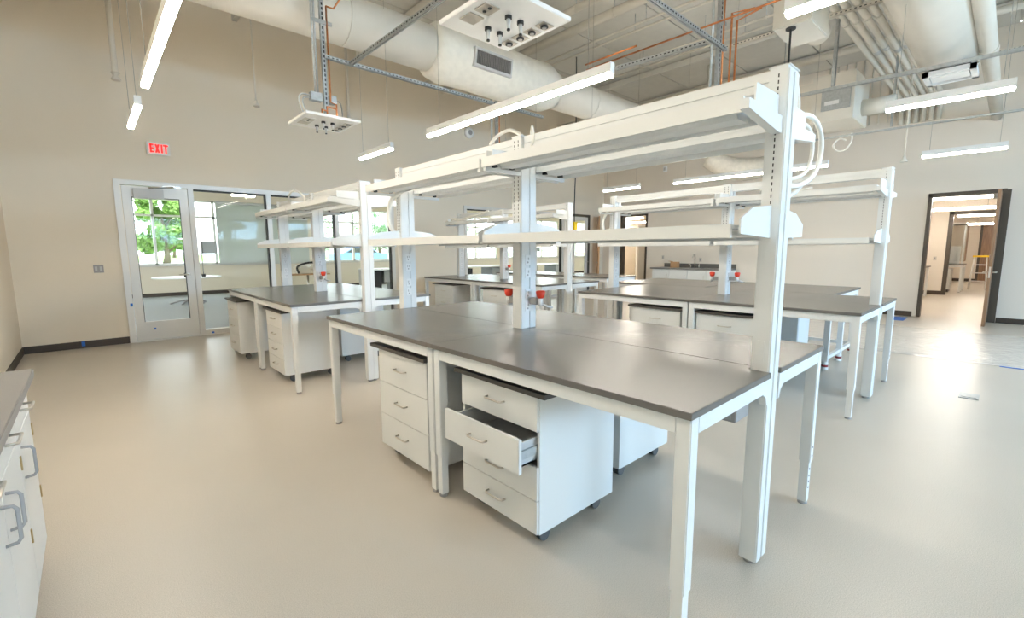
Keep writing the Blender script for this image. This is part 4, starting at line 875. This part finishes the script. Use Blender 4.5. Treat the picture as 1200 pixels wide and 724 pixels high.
t = thing('side_table', 'small brown table in the conference room behind the left rear bench', 'table', (5.05, 15, 0), 'conference tables'); B(4.5, 5.6, 14.6, 15.4, .70, .73).build('tabletop', 'card', t); MB().tube([(5.05, 15, .02), (5.05, 15, .70)], .04, 8).build('column', 'steel', t); MB().tube([(5.05, 15, .004), (5.05, 15, .03)], .3, 18).build('base', 'steel', t)
t = thing('office_chair_seat', 'cream and black chair shell lying on the brown side table', 'chair', (5.05, 15, .73), None); MB().prism([(4.72, .74), (5.3, .74), (5.42, .95), (5.3, 1.02), (5.1, .85), (4.9, 1.0), (4.75, .98)], 'y', 14.75, 15.25).build('shell', 'cream', t, bevel=.02); MB().tube([(4.70, 14.73, .76), (4.66, 14.73, .95), (4.9, 14.73, 1.06), (5.2, 14.73, 1.08), (5.44, 14.73, .98)], .03, 8, smooth=4).build('frame', 'black', t)
def desk(x0, x1, y0, y1, label):
    t = thing('desk', label, 'desk', ((x0 + x1) / 2, (y0 + y1) / 2, 0), 'desks behind the storefronts'); B(x0, x1, y0, y1, .78, .82).build('desktop', 'plate', t); B(x0, x0 + .05, y0, y1, .004, .78).build('side_panel', 'lgrey', t); B(x1 - .05, x1, y0, y1, .004, .78).build('side_panel', 'lgrey', t)
    B(x0 + .08, x0 + .5, y0 + .1, y1, .1, .74).build('drawer_block', 'black', t); B(x1 - .5, x1 - .08, y0 + .1, y1, .35, .74).build('shelf_block', 'pcb', t)
desk(6.9, 8.0, 14.6, 15.4, 'white desk with dark equipment behind the storefront, left of the beige pier'); desk(10.4, 12.4, 14, 14.8, 'desk with dark drawers behind the second storefront, left'); desk(14.0, 16.2, 14, 14.8, 'desk with dark drawers behind the second storefront, right')
# ------------------------------------------------------------------ back rooms furniture
plain = plain_table('white-legged table under plastic inside the second doorway', 20.6, 22.0, 1.02, 1.9, False)
t = thing('drawer_pedestal', 'white cabinet under the table in the second doorway', 'cabinet', (21.2, 1.5, 0)); B(20.72, 21.4, 1.3, 1.8, .09, .76).build('body', 'lam', t); B(20.70, 20.72, 1.31, 1.79, .10, .75).build('front', 'lam', t); B(20.75, 21.35, 1.33, 1.77, 0, .09).build('plinth', 'caster', t)
t = thing('plastic_drape', 'clear plastic sheet draped over shelves in the second doorway', 'plastic sheet', (21.3, 1.4, H)); B(21.0, 21.9, 1.05, 1.85, 1.0, 2.2).build('sheet', 'film', t); B(20.8, 21.95, 1.08, 1.88, 2.2, 2.26).build('shelf', 'plate', t); B(20.9, 20.94, 1.82, 1.86, H, 2.2).build('upright', 'white', t); B(21.88, 21.92, 1.12, 1.16, H, 2.2).build('upright', 'white', t); B(21.86, 21.94, 1.2, 1.8, H, 1.5).build('panel', 'white', t)
ld = thing('step_ladder', 'silver step ladder with a yellow top in the second doorway', 'ladder', (22.8, .72, 0))
for yy in (.56, .90):
    k = 1 if yy > .7 else -1
    MB().tube([(22.55, yy + k * .05, 0), (22.86, yy - k * .02, 1.12)], .022, 6).build('rail', 'alu', ld); MB().tube([(23.2, yy + k * .05, 0), (22.92, yy - k * .02, 1.12)], .018, 6).build('rail', 'alu', ld)
for z in (.28, .56, .84): x = 22.55 + .31 * z / 1.12; B(x - .04, x + .05, .56, .90, z, z + .03).build('step', 'alu', ld)
B(22.78, 23.0, .53, .93, 1.12, 1.18).build('top_cap', 'yellow', ld)
t = thing('wall_shelving', 'white shelving and bench just inside the bronze door, on its left', 'shelving', (16.5, 1.8, 0)); B(16.0, 18.6, 1.62, 2.2, H - .03, H).build('worktop', 'top', t)
for x in (16.1, 17.3, 18.5): B(x, x + .06, 1.65, 1.71, 0, H - .03).build('leg', 'white', t); B(x, x + .06, 2.08, 2.14, 0, 2.3).build('upright', 'white', t)
for z in (1.4, 1.9): B(16.0, 18.6, 1.75, 2.1, z, z + .04).build('shelf', 'white', t)
B(16.9, 17.25, 1.7, 2.1, .1, .78).build('cabinet_box', 'lam', t)
